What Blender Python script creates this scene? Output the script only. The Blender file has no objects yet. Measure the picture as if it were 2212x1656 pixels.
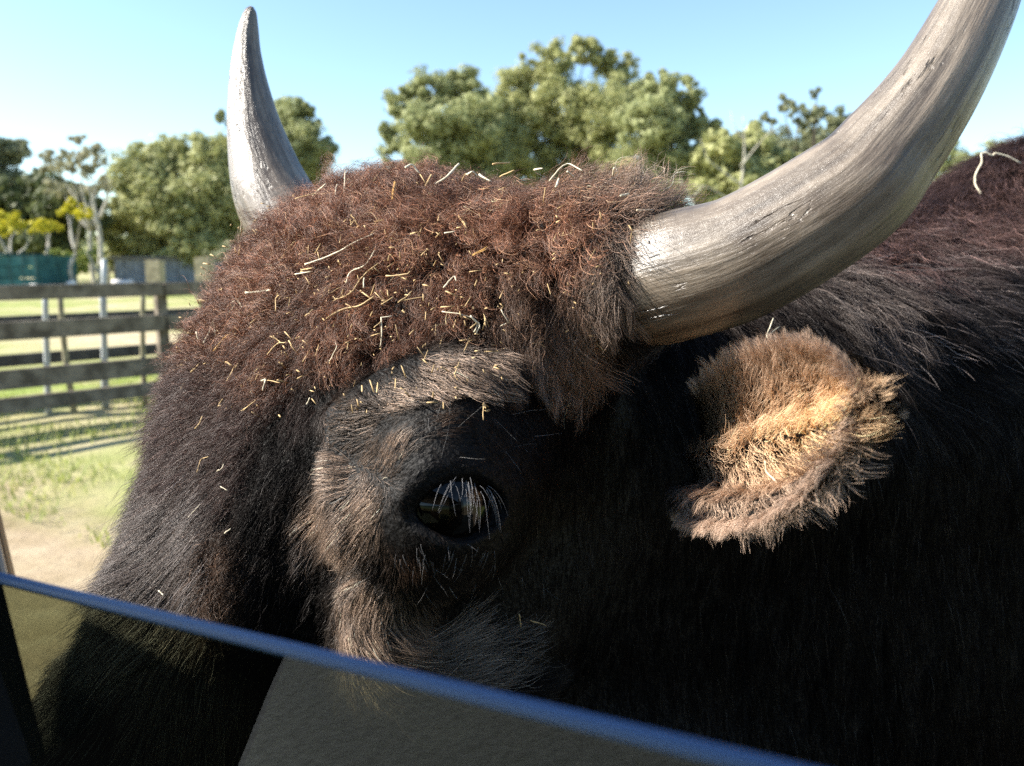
import bpy, bmesh, math, random, time
import numpy as np
from mathutils import Vector, Matrix
from mathutils.bvhtree import BVHTree
from mathutils.kdtree import KDTree

T0 = time.time()
rng = np.random.default_rng(7)
random.seed(7)
scene = bpy.context.scene
COL = scene.collection

# ------------------------------------------------------------------ camera
CAM_H = 1.46
PITCH = math.radians(8.7)
FPX = 1720.0                      # focal length in units of a 2212 px wide frame
C0 = np.array([0.0, 0.0, CAM_H])
RIGHT = np.array([1.0, 0.0, 0.0])
FWD = np.array([0.0, math.cos(PITCH), -math.sin(PITCH)])
UP = np.array([0.0, math.sin(PITCH), math.cos(PITCH)])

cam_data = bpy.data.cameras.new('camera')
cam_data.sensor_fit = 'HORIZONTAL'
cam_data.sensor_width = 36.0
cam_data.lens = 36.0 * FPX / 2212.0
cam_data.clip_start = 0.02
cam_data.clip_end = 3000.0
cam_data.dof.use_dof = True
cam_data.dof.focus_distance = 0.62
cam_data.dof.aperture_fstop = 7.0
cam = bpy.data.objects.new('camera', cam_data)
COL.objects.link(cam)
cam.location = C0
cam.rotation_euler = (math.pi / 2 - PITCH, 0, 0)
scene.camera = cam

# ------------------------------------------------------------------ sky, sun, exposure
SUN_DIR = np.array([-0.80, -0.05, 0.58])          # towards the sun
SUN_DIR /= np.linalg.norm(SUN_DIR)
sun_el = math.asin(SUN_DIR[2])
sun_az = math.atan2(SUN_DIR[0], SUN_DIR[1])      # clockwise from +Y
world = bpy.data.worlds.new('World')
scene.world = world
world.use_nodes = True
wn = world.node_tree
sky = wn.nodes.new('ShaderNodeTexSky')
sky.sky_type = 'NISHITA'
sky.sun_disc = False
sky.sun_elevation = sun_el
sky.sun_rotation = sun_az
sky.altitude = 0.0
sky.air_density = 1.0
sky.dust_density = 0.3
sky.ozone_density = 1.2
bg = wn.nodes['Background']
bg.inputs['Strength'].default_value = 0.088
tintn = wn.nodes.new('ShaderNodeMix'); tintn.data_type = 'RGBA'; tintn.blend_type = 'MULTIPLY'
tintn.inputs['Factor'].default_value = 1.0
tintn.inputs['B'].default_value = (.95, 1.03, 1.06, 1)          # the phone's cool white balance
wn.links.new(sky.outputs['Color'], tintn.inputs['A'])
wn.links.new(tintn.outputs['Result'], bg.inputs['Color'])
sun_data = bpy.data.lights.new('sun', 'SUN')
sun_data.energy = 5.0
sun_data.angle = math.radians(0.5)
sun_data.color = (1.0, 0.94, 0.85)
sun = bpy.data.objects.new('sun', sun_data)
COL.objects.link(sun)
sun.rotation_euler = Vector(SUN_DIR).to_track_quat('Z', 'Y').to_euler()
sun.location = (-6, 2, 8)
vs = scene.view_settings
vs.view_transform = 'Standard'
vs.look = 'None'
vs.gamma = 1.0
vs.use_curve_mapping = False
vs.exposure = 1.64
scene.cycles.max_bounces = 10
scene.cycles.transparent_max_bounces = 16
scene.cycles.transmission_bounces = 8
scene.cycles.caustics_reflective = False
scene.cycles.caustics_refractive = False

# ------------------------------------------------------------------ helpers
def P(px, py, d):
    """a point d metres in front of the camera plane, sighted at a spot of the photograph"""
    return C0 + RIGHT * ((px - 1106) / FPX * d) + UP * ((828 - py) / FPX * d) + FWD * d

def G(px, py, z=0.0):
    """the point of the ground sighted there"""
    r = RIGHT * ((px - 1106) / FPX) + UP * ((828 - py) / FPX) + FWD
    return C0 + r * ((z - CAM_H) / r[2])

def AY(px, py, y):
    """the point sighted there at distance y along the ground"""
    r = RIGHT * ((px - 1106) / FPX) + UP * ((828 - py) / FPX) + FWD
    return C0 + r * (y / r[1])

def tag(o, label=None, cat=None, group=None, kind=None):
    if label: o['label'] = label
    if cat: o['category'] = cat
    if group: o['group'] = group
    if kind: o['kind'] = kind
    return o

def empty(name, loc):
    o = bpy.data.objects.new(name, None)
    o.empty_display_size = 0.1
    COL.objects.link(o)
    o.location = loc
    return o

def mesh_np(name, verts, faces_flat, nper, mat=None, parent=None, smooth=True):
    me = bpy.data.meshes.new(name)
    verts = np.asarray(verts, dtype=np.float32)
    faces_flat = np.asarray(faces_flat, dtype=np.int32).ravel()
    nf = len(faces_flat) // nper
    me.vertices.add(len(verts))
    me.vertices.foreach_set('co', verts.ravel())
    me.loops.add(len(faces_flat))
    me.loops.foreach_set('vertex_index', faces_flat)
    me.polygons.add(nf)
    me.polygons.foreach_set('loop_start', np.arange(0, nf * nper, nper, dtype=np.int32))
    me.polygons.foreach_set('loop_total', np.full(nf, nper, dtype=np.int32))
    if smooth:
        me.polygons.foreach_set('use_smooth', np.ones(nf, dtype=bool))
    me.update(calc_edges=True)
    me.validate()
    o = bpy.data.objects.new(name, me)
    COL.objects.link(o)
    if mat: me.materials.append(mat)
    if parent is not None: set_parent(o, parent)
    return o

def set_parent(o, parent):
    o.parent = parent
    o.matrix_parent_inverse = Matrix.Translation(-Vector(parent.location)) if parent.type == 'EMPTY' else parent.matrix_world.inverted()

class MB:
    """collects boxes and tubes into one mesh"""
    def __init__(s): s.v = []; s.f = []
    def add(s, vs, fs):
        b = len(s.v); s.v += [tuple(v) for v in vs]; s.f += [tuple(i + b for i in f) for f in fs]
    def box(s, c, sx, sy, sz, ax=None):
        c = np.array(c, float)
        A = np.eye(3) if ax is None else np.array(ax)
        vs = [c + A[0] * sx * a / 2 + A[1] * sy * b / 2 + A[2] * sz * d / 2 for a in (-1, 1) for b in (-1, 1) for d in (-1, 1)]
        s.add(vs, [(0, 1, 3, 2), (4, 6, 7, 5), (0, 4, 5, 1), (2, 3, 7, 6), (0, 2, 6, 4), (1, 5, 7, 3)])
    def tube(s, pts, radii, n=8, cap=True):
        pts = np.array(pts, float); m = len(pts)
        tang = np.gradient(pts, axis=0); tang /= np.linalg.norm(tang, axis=1)[:, None] + 1e-9
        ref = np.array([0, 0, 1.0]) if abs(tang[0][2]) < 0.9 else np.array([1.0, 0, 0])
        vs = []
        for i in range(m):
            a = np.cross(tang[i], ref); a /= np.linalg.norm(a) + 1e-9
            b = np.cross(tang[i], a)
            for k in range(n):
                t = 2 * math.pi * k / n
                vs.append(pts[i] + radii[i] * (a * math.cos(t) + b * math.sin(t)))
        fs = [(i * n + k, i * n + (k + 1) % n, (i + 1) * n + (k + 1) % n, (i + 1) * n + k) for i in range(m - 1) for k in range(n)]
        if cap:
            fs.append(tuple(range(n))[::-1]); fs.append(tuple((m - 1) * n + k for k in range(n)))
        s.add(vs, fs)
    def build(s, name, mat, parent=None, smooth=False, bevel=0):
        me = bpy.data.meshes.new(name)
        me.from_pydata([tuple(map(float, v)) for v in s.v], [], s.f)
        bm = bmesh.new(); bm.from_mesh(me)
        bmesh.ops.recalc_face_normals(bm, faces=bm.faces)
        if bevel: bmesh.ops.bevel(bm, geom=list(bm.edges), offset=bevel, segments=5 if bevel > .03 else 2, affect='EDGES')
        bm.to_mesh(me); bm.free()
        if smooth: me.polygons.foreach_set('use_smooth', np.ones(len(me.polygons), dtype=bool))
        me.materials.append(mat)
        o = bpy.data.objects.new(name, me); COL.objects.link(o)
        if parent is not None: set_parent(o, parent)
        return o

def spline(pts, n):
    """Catmull-Rom through rows of pts, n samples"""
    pts = np.array(pts, float)
    p = np.vstack([2 * pts[0] - pts[1], pts, 2 * pts[-1] - pts[-2]])
    u = np.linspace(0, len(pts) - 1 - 1e-9, n); i = u.astype(int); t = (u - i)[:, None]
    a, b, c, d = p[i], p[i + 1], p[i + 2], p[i + 3]
    return 0.5 * (2 * b + (c - a) * t + (2 * a - 5 * b + 4 * c - d) * t ** 2 + (3 * b - a - 3 * c + d) * t ** 3)

def norm(v):
    v = np.asarray(v, float)
    return v / (np.linalg.norm(v, axis=-1, keepdims=True) + 1e-12)

# ------------------------------------------------------------------ materials
def new_mat(name):
    m = bpy.data.materials.new(name); m.use_nodes = True
    nt = m.node_tree
    return m, nt, nt.nodes['Principled BSDF']

def simple_mat(name, rgb, rough=0.7, spec=0.3, noise=0.0, nscale=30.0, bump=0.0, rgb2=None):
    m, nt, b = new_mat(name)
    b.inputs['Roughness'].default_value = rough
    b.inputs['Specular IOR Level'].default_value = spec
    b.inputs['Base Color'].default_value = (*rgb, 1)
    if noise or bump or rgb2:
        tc = nt.nodes.new('ShaderNodeTexCoord')
        nz = nt.nodes.new('ShaderNodeTexNoise'); nz.inputs['Scale'].default_value = nscale; nz.inputs['Detail'].default_value = 6
        nt.links.new(tc.outputs['Object'], nz.inputs['Vector'])
        r = nt.nodes.new('ShaderNodeValToRGB')
        c2 = rgb2 or tuple(min(1, c * (1 + noise)) for c in rgb)
        c1 = rgb if rgb2 else tuple(c * (1 - noise) for c in rgb)
        r.color_ramp.elements[0].position = 0.35; r.color_ramp.elements[1].position = 0.65
        r.color_ramp.elements[0].color = (*c1, 1); r.color_ramp.elements[1].color = (*c2, 1)
        nt.links.new(nz.outputs['Fac'], r.inputs['Fac']); nt.links.new(r.outputs['Color'], b.inputs['Base Color'])
        if bump:
            bp = nt.nodes.new('ShaderNodeBump'); bp.inputs['Strength'].default_value = bump; bp.inputs['Distance'].default_value = 0.01
            nt.links.new(nz.outputs['Fac'], bp.inputs['Height']); nt.links.new(bp.outputs['Normal'], b.inputs['Normal'])
    return m

# ================================================================== GROUND
CAR_A = norm([-.83, .555, 0.0])          # along the car, towards its front
CAR_N = norm([.555, .83, 0.0])           # out of its side window
def ground_mat():
    m, nt, b = new_mat('pasture')
    L = nt.links.new
    tc = nt.nodes.new('ShaderNodeTexCoord')
    def noise(scale, det=6, rough=.6):
        n = nt.nodes.new('ShaderNodeTexNoise'); n.inputs['Scale'].default_value = scale; n.inputs['Detail'].default_value = det; n.inputs['Roughness'].default_value = rough
        L(tc.outputs['Object'], n.inputs['Vector']); return n.outputs['Fac']
    def ramp(f, stops):
        r = nt.nodes.new('ShaderNodeValToRGB'); e = r.color_ramp.elements
        while len(e) < len(stops): e.new(.5)
        for x, (p, c) in zip(e, stops): x.position = p; x.color = (*c, 1)
        L(f, r.inputs['Fac']); return r.outputs['Color']
    grass = ramp(noise(1.3), [(.3, (.14, .20, .035)), (.5, (.21, .25, .065)), (.7, (.30, .29, .12))])
    dirt = ramp(noise(5.0, 8, .7), [(.3, (.17, .12, .072)), (.5, (.27, .20, .135)), (.7, (.36, .29, .20))])
    # the bare track runs along the car
    dt = nt.nodes.new('ShaderNodeVectorMath'); dt.operation = 'DOT_PRODUCT'; dt.inputs[1].default_value = tuple(CAR_N)
    L(tc.outputs['Object'], dt.inputs[0])
    ad = nt.nodes.new('ShaderNodeMath'); ad.operation = 'MULTIPLY_ADD'; ad.inputs[1].default_value = 1.6
    L(noise(1.1), ad.inputs[0]); L(dt.outputs['Value'], ad.inputs[2])
    mr = nt.nodes.new('ShaderNodeMapRange'); mr.inputs['From Min'].default_value = 2.75; mr.inputs['From Max'].default_value = 3.7
    L(ad.outputs[0], mr.inputs['Value'])
    mx = nt.nodes.new('ShaderNodeMix'); mx.data_type = 'RGBA'
    L(mr.outputs['Result'], mx.inputs['Factor']); L(dirt, mx.inputs['A']); L(grass, mx.inputs['B'])
    # pale worn ground in the paddocks beyond
    mr2 = nt.nodes.new('ShaderNodeMapRange'); mr2.inputs['From Min'].default_value = .42; mr2.inputs['From Max'].default_value = .60
    L(noise(.16, 4), mr2.inputs['Value'])
    mx2 = nt.nodes.new('ShaderNodeMix'); mx2.data_type = 'RGBA'
    sand = ramp(noise(2.0), [(.3, (.34, .28, .16)), (.7, (.48, .40, .27))])
    L(mr2.outputs['Result'], mx2.inputs['Factor']); L(mx.outputs['Result'], mx2.inputs['A']); L(sand, mx2.inputs['B'])
    L(mx2.outputs['Result'], b.inputs['Base Color'])
    b.inputs['Roughness'].default_value = .95; b.inputs['Specular IOR Level'].default_value = .1
    bp = nt.nodes.new('ShaderNodeBump'); bp.inputs['Strength'].default_value = .6; bp.inputs['Distance'].default_value = .03
    L(noise(18, 8, .7), bp.inputs['Height']); L(bp.outputs['Normal'], b.inputs['Normal'])
    return m
def build_ground():
    r = np.concatenate([np.linspace(0, 30, 61)[1:], 30 * 1.09 ** np.arange(1, 48)])
    n = 72; th = np.arange(n) * 2 * math.pi / n
    v = [(0, 0, 0)]
    for q in r:
        for t in th:
            x, y = q * math.cos(t), q * math.sin(t)
            z = .02 * math.sin(x * 1.7 + .3) * math.sin(y * 1.3) + .012 * math.sin(x * 4.1 + y * 3.3)
            v.append((x, y, z * min(1, q / 2) - .01))
    m = len(r); f = []
    i, k = np.meshgrid(np.arange(m - 1), np.arange(n), indexing='ij')
    q4 = np.stack([1 + i * n + k, 1 + (i + 1) * n + k, 1 + (i + 1) * n + (k + 1) % n, 1 + i * n + (k + 1) % n], -1).reshape(-1, 4)
    o = mesh_np('ground', v, q4, 4, ground_mat())
    bm = bmesh.new(); bm.from_mesh(o.data); bm.verts.ensure_lookup_table()
    for k in range(n): bm.faces.new([bm.verts[0], bm.verts[1 + k], bm.verts[1 + (k + 1) % n]]).smooth = True
    bm.to_mesh(o.data); bm.free()
    return tag(o, 'wide pasture ground of yellow green grass and bare tan earth', None, None, 'structure')
build_ground()

def leaf_mat(name, c1, c2, trans=.35):
    m = bpy.data.materials.new(name); m.use_nodes = True; nt = m.node_tree; L = nt.links.new
    b = nt.nodes['Principled BSDF']; out = nt.nodes['Material Output']
    g = nt.nodes.new('ShaderNodeNewGeometry')
    r = nt.nodes.new('ShaderNodeValToRGB'); r.color_ramp.elements[0].color = (*c1, 1); r.color_ramp.elements[1].color = (*c2, 1)
    L(g.outputs['Random Per Island'], r.inputs['Fac']); L(r.outputs['Color'], b.inputs['Base Color'])
    b.inputs['Roughness'].default_value = .6; b.inputs['Specular IOR Level'].default_value = .25
    t = nt.nodes.new('ShaderNodeBsdfTranslucent'); L(r.outputs['Color'], t.inputs['Color'])
    mx = nt.nodes.new('ShaderNodeMixShader'); mx.inputs[0].default_value = trans
    L(b.outputs[0], mx.inputs[1]); L(t.outputs[0], mx.inputs[2]); L(mx.outputs[0], out.inputs['Surface'])
    return m

def grass_patch():
    n = 42000
    a = rng.uniform(-2, 9.5, n); p = 2.1 + 7.5 * rng.random(n) ** 1.3
    base = CAR_A[None] * a[:, None] + CAR_N[None] * p[:, None]
    keep = (base[:, 0] / np.maximum(base[:, 1], .1) > -.80) & (base[:, 0] < -.2)
    keep &= np.sin(base[:, 0] * 3.1 + np.sin(base[:, 1] * 2.3) * 1.4) + np.sin(base[:, 1] * 4.7 + 1) * .7 + p[:] * .35 > rng.uniform(.2, 1.8, n)
    base = base[keep]; n = len(base)
    h = rng.uniform(.025, .075, n); w = rng.uniform(.003, .006, n)
    th = rng.uniform(0, 2 * np.pi, n); d = np.stack([np.cos(th), np.sin(th), 0 * th], 1); s = np.stack([-np.sin(th), np.cos(th), 0 * th], 1)
    up = np.array([0, 0, 1.0])
    v0 = base - s * w[:, None]; v1 = base + s * w[:, None]
    mid = base + up * (h * .6)[:, None] + d * (h * .25)[:, None]
    v2 = mid + s * (w * .7)[:, None]; v3 = mid - s * (w * .7)[:, None]
    tip = base + up * h[:, None] + d * (h * .8)[:, None]
    v = np.stack([v0, v1, v2, v3, tip + s * .0005, tip - s * .0005], 1).reshape(-1, 3); v[:, 2] -= .005
    o = np.arange(n)[:, None] * 6
    q = np.vstack([o + np.array([0, 1, 2, 3]), o + np.array([3, 2, 4, 5])])
    g = mesh_np('grass', v, q, 4, leaf_mat('grass_blade', (.18, .26, .04), (.40, .40, .12), .4), None, False)
    tag(g, 'short yellow green grass between the bare track and the fence', 'grass', None, 'stuff')
grass_patch()

# ================================================================== FENCES
wood_mat = simple_mat('weathered_rail', (.085, .070, .052), .85, .2, 0, 9.0, .4, (.20, .17, .13))
wood2_mat = simple_mat('old_rail', (.05, .047, .042), .9, .2, 0, 7.0, .4, (.10, .095, .085))
FD = norm([.677, .735, 0.0]); FNRM = np.array([FD[1], -FD[0], 0.0])
FA = np.array([-4.37, 6.8, 0.0])
RZ = [AY(0, y, 6.8)[2] for y in (633, 718, 818, 872)]
RH = [.125, .155, .17, .125]
def fence(name, label, origin, s0, s1, posts, rails, mat, scale=1.0):
    root = empty(name, origin + FD * s0); tag(root, label, 'fence', 'post and rail fences of the paddock')
    ax = [FD, FNRM, np.array([0, 0, 1.0])]
    seg = sorted(posts)
    for (z, hh) in rails:
        for a, b in zip(seg[:-1], seg[1:]):
            m = MB(); c = origin + FD * (a + b) / 2 + np.array([0, 0, z + rng.uniform(-.012, .012)]) + FNRM * .07
            m.box(c, b - a - .01, .07, hh, ax); m.build('rail', mat, root, bevel=.006)
    for s in seg:
        m = MB(); top = max(r[0] for r in rails) + .04
        m.box(origin + FD * s + np.array([0, 0, top / 2 - .1]), .10, .09, top + .2, ax); m.build('post', mat, root, bevel=.008)
    return root
p345 = AY(345, 700, 7.85); s345 = (p345 - FA)[:2].dot(FD[:2])
fence('rail_fence', 'dark weathered rail fence nearest the track, four rails across the grass', FA, -4, 10, [s345 + 2.75 * k for k in (-2, -1, 0, 1, 2, 3)], list(zip(RZ, RH)), wood_mat)
FB = FA + np.array([-FNRM[0], -FNRM[1], 0]) * 1.35
fence('rail_fence', 'dark older rail fence standing just behind the nearer rail fence', FB, -4, 10, [s345 + 1.15 + 2.75 * k for k in (-3, -2, -1, 0, 1, 2)], list(zip([RZ[0] - .03, RZ[1], RZ[2], RZ[3] + .03], [.12] * 4)), wood2_mat)
pale_mat = simple_mat('pale_stake', (.25, .23, .15), .8, .2, .25, 12)
stake_words = ['upright pale stake between the two fences, second from the white pipe', 'leaning pale stake between the two fences', 'pale stake beside the white pipe between the two fences', 'white plastic pipe stake standing between the two fences', 'pale stake nearest the dark fence post']
pipe_mat = simple_mat('white_pipe', (.36, .38, .37), .4, .4)
for w, (x0, x1, top) in zip(stake_words, ((101, 97, 625), (160, 128, 625), (222, 220, 622), (229, 225, 560), (312, 309, 622))):
    pm = pipe_mat if 'pipe' in w else pale_mat
    sdist = 7.25 + (x1 / 460) * 1.4
    q = AY(x0, 868, sdist); b0 = np.array([q[0], q[1], 0.0]); t0 = AY(x1, top, sdist)
    m = MB(); pts = spline([b0 - np.array([0, 0, .1]), b0 * .5 + t0 * .5 + rng.normal(0, .008, 3), t0], 8)
    m.tube(pts, np.linspace(.032, .026, 8), 8); o = m.build('stake', pm, None, True)
    tag(o, w, 'stake', 'stakes between the fences')

# ================================================================== TREES AND FAR THINGS
bark_mat = simple_mat('bark', (.10, .085, .07), .9, .15, .4, 3.0, .5)
pale_bark = simple_mat('pale_bark', (.34, .32, .27), .85, .2, .3, 4.0, .3)
def crown_mesh(name, centers, radii, nsub, nleaf, leaf, mat, parent, squash=.85):
    C_, R_ = np.array(centers), np.array(radii)
    subs, srad = [], []
    for c, r in zip(C_, R_):
        k = max(6, int(nsub * (r / R_.mean()) ** 2))
        d = norm(rng.normal(0, 1, (k, 3)))
        rad = r * rng.uniform(.35, .95, k)
        subs.append(c + d * rad[:, None] * np.array([1, 1, squash])); srad.append(r * rng.uniform(.12, .42, k))
    subs = np.vstack(subs); srad = np.concatenate(srad)
    si = np.repeat(np.arange(len(subs)), nleaf)
    g = norm(rng.normal(0, 1, (len(si), 3))) * (rng.random(len(si)) ** .45)[:, None] * np.array([1, 1, .75])
    p = subs[si] + g * srad[si][:, None]
    n = len(p)
    nr = norm(norm(g) * 1.2 + rng.normal(0, .45, (n, 3)) + np.array([0, 0, .3]))
    u = norm(np.cross(nr, rng.normal(0, 1, (n, 3)))); w = np.cross(nr, u)
    sz = leaf * rng.uniform(.6, 1.4, n)[:, None]
    v = np.stack([p - u * sz, p + w * sz * .45, p + u * sz, p - w * sz * .45], 1).reshape(-1, 3)
    return mesh_np(name, v, np.arange(n * 4).reshape(-1, 4), 4, mat, parent, False)
def tree(label, dist, base_px, blobs, mat, name='broadleaf_tree', nsub=66, nleaf=100, leaf=.16, trunk=.35, group='trees beyond the paddocks', bark=None):
    ctr = [AY(x, y, dist + rng.uniform(-2.5, 2.5)) for x, y, r in blobs]
    rad = [1.12 * r / FPX * dist for x, y, r in blobs]
    b = G(base_px, 612); b = AY(base_px, 612, dist); b = np.array([b[0], b[1], 0.0])
    root = empty(name, b); tag(root, label, 'tree', group)
    mb = MB(); fork = b * .55 + np.mean(ctr, 0) * .45; fork[0] = b[0] * .6 + fork[0] * .4
    mb.tube(spline([b - np.array([0, 0, .3]), b * .5 + fork * .5 + rng.normal(0, .15, 3), fork], 9), np.linspace(trunk, trunk * .6, 9), 8)
    for c in ctr:
        mb.tube(spline([fork, fork * .5 + c * .5 + rng.normal(0, .35, 3), c], 7), np.linspace(trunk * .5, trunk * .08, 7), 6)
    mb.build('trunk', bark or bark_mat, root, True)
    crown_mesh('crown', ctr, rad, nsub, nleaf, leaf, mat, root)
    return root
olive = leaf_mat('olive_leaves', (.22, .24, .085), (.47, .47, .22))
green = leaf_mat('green_leaves', (.19, .215, .085), (.43, .45, .22))
dark = leaf_mat('dark_leaves', (.055, .075, .03), (.16, .18, .07))
greyg = leaf_mat('grey_green_leaves', (.12, .14, .075), (.30, .31, .17))
yell = leaf_mat('yellow_leaves', (.38, .36, .02), (.62, .55, .05))
pale = leaf_mat('pale_leaves', (.20, .20, .11), (.42, .40, .26))
tree('grey green tree at the left edge of the picture', 62, -10, [(12,325,42),(-45,350,60),(38,400,40),(-20,420,60)], greyg)
tree('dark low tree behind the yellow leaved saplings', 56, 90, [(20,440,55),(85,430,62),(150,445,55),(40,510,48),(120,520,52),(195,470,40)], dark, leaf=.24)
tree('wide rounded olive tree left of the far horn', 58, 395, [(300,385,62),(350,350,58),(415,345,58),(470,350,60),(290,465,60),(370,440,85),(450,440,85),(500,420,60),(330,510,50),(430,515,60),(500,500,50),(265,420,38)], olive, nsub=66, nleaf=100)
tree('tall green tree half hidden behind the far horn', 74, 620, [(615,255,45),(655,250,35),(570,290,50),(480,255,18),(640,310,55),(690,325,38),(600,350,60),(660,370,55),(520,330,50)], green)
tree('broad green tree on the left side of the central grove', 63, 930, [(870,225,42),(860,300,45),(850,370,40),(930,200,50),(935,285,70),(1010,195,50),(1020,270,65),(940,370,70),(1040,370,70),(880,430,60),(980,450,60)], green, nsub=60)
tree('shaded tree between the left and tallest trees of the grove', 76, 1080, [(1060,250,60),(1080,330,70),(990,330,60),(1060,410,70),(860,420,60)], green)
tree('tallest tree of the central grove, crown rising to a dome', 68, 1220, [(1130,175,55),(1190,135,48),(1265,118,42),(1330,145,45),(1355,190,45),(1120,260,75),(1210,230,80),(1300,240,80),(1110,350,70),(1210,340,80),(1300,340,70),(1080,440,60),(1180,430,60),(1270,430,60)], olive, nsub=66, nleaf=100)
tree('dense green tree on the right side of the central grove', 60, 1430, [(1420,195,42),(1475,200,38),(1400,265,60),(1460,270,55),(1500,240,25),(1400,360,65),(1470,350,60),(1440,430,50),(1360,450,60)], green, nsub=60)
tree('smaller bushy tree just right of the central grove', 57, 1580, [(1530,290,35),(1560,330,50),(1620,320,55),(1545,400,55),(1620,400,60),(1680,370,50)], olive, leaf=.22)
tree('thin tufted grey green tree against the sky left of the near horn', 64, 1740, [(1690,225,22),(1725,245,30),(1765,200,12),(1770,260,32),(1810,270,35),(1660,255,22),(1740,320,55),(1800,340,55),(1840,300,45),(1870,330,50),(1800,400,60),(1720,400,60)], greyg, nsub=22, nleaf=50, leaf=.19)
tree('dim olive tree filling the gap between the bushy tree and the near horn', 78, 1760, [(1690,340,60),(1770,330,60),(1850,330,60),(1930,330,60),(1720,420,70),(1820,420,70),(1910,420,70),(1620,400,60)], greyg)
tree('round green tree low behind the near horn', 70, 2000, [(1930,360,50),(2000,350,60),(2070,370,55),(2140,350,50),(2230,380,60),(1970,430,60)], green, nsub=26)
tree('wispy pale tree left of the rounded olive tree', 50, 205, [(150,345,40),(110,350,32),(190,360,40),(130,400,35),(215,400,32),(225,330,22),(170,300,16)], pale, name='wispy_tree', nsub=11, nleaf=20, leaf=.17, trunk=.16, bark=pale_bark)
for lab, x, y, r, d, mt in (('leftmost sapling with a bright yellow leaf tuft', 25, 480, 24, 46, yell), ('yellow leaved sapling between two others, second from the left', 95, 485, 22, 45, yell), ('yellow leaved sapling with the tallest pale stem', 160, 450, 22, 44, yell), ('small yellow tuft sapling close to the left edge', -5, 490, 20, 47, yell)):
    tree(lab, d, x + 4, [(x, y, r), (x + r * .8, y + 8, r * .8), (x - r * .7, y + 6, r * .7)], mt, name='yellow_sapling', nsub=9, nleaf=26, leaf=.16, trunk=.14, group='yellow leaved saplings', bark=pale_bark)
tree('pale green shrub between the sapling stems', 48, 130, [(130,560,32),(170,570,28),(90,575,26),(200,555,25)], leaf_mat('lime_leaves', (.16, .20, .04), (.34, .38, .10)), name='shrub', nsub=14, nleaf=30, leaf=.16, trunk=.08, group='shrubs at the far paddock')
tree('low grey green shrub below the far horn', 44, 500, [(470,545,30),(520,540,34),(560,555,30)], greyg, name='shrub', nsub=14, nleaf=30, leaf=.16, trunk=.08, group='shrubs at the far paddock')
# the far wood behind everything, one mass
def far_wood():
    c, r = [], []
    for x in range(-260, 2500, 42):
        c.append(AY(x, 560 + rng.uniform(-22, 10), 118 + rng.uniform(-8, 8))); r.append(rng.uniform(2.6, 4.4))
    o = crown_mesh('far_wood', c, r, 34, 40, .42, green, None)
    tag(o, 'low hazy line of far woodland behind the trees', 'woodland', None, 'stuff')
far_wood()
tree('low olive bush between the wispy tree and the rounded olive tree', 60, 250, [(235,520,32),(262,490,28),(255,555,34),(285,545,30)], olive, name='bush', nsub=24, nleaf=50, leaf=.18, trunk=.1, group='shrubs at the far paddock')
def bare_tree(label, dist, base, limbs, r0):
    b = AY(base[0], base[1], dist); root = empty('bare_tree', (b[0], b[1], 0)); tag(root, label, 'tree', 'bare pale trees')
    for k, limb in enumerate(limbs):
        mb = MB(); pts = spline([AY(x, y, dist + .3 * math.sin(i + k)) for i, (x, y) in enumerate(limb)], 12)
        if k == 0: pts[0][2] = min(pts[0][2], -.1)
        r = r0 if k == 0 else r0 * .55
        mb.tube(pts, np.linspace(r, r * .25, 12), 7); mb.build('trunk' if k == 0 else 'limb', pale_bark, root, True)
bare_tree('leafless pale tree standing in front of the bushy tree beside the near horn', 48, (1602, 625), [[(1602,625),(1600,430),(1608,330),(1605,250)], [(1601,400),(1560,370),(1530,345),(1512,300)], [(1600,360),(1640,310),(1668,280)], [(1600,450),(1540,410),(1500,400)], [(1604,300),(1585,270),(1578,240)]], .11)
bare_tree('leaning grey dead limb tree low beside the bushy tree', 50, (1510, 625), [[(1530,625),(1510,470),(1470,390)], [(1495,430),(1520,400)]], .13)
bare_tree('slim pale forked tree among the saplings at the left', 44, (218, 622), [[(218,622),(217,520),(205,450),(190,400)], [(214,490),(185,440),(168,395)], [(217,470),(232,430),(240,400)], [(218,600),(195,560),(185,540)]], .17)

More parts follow.
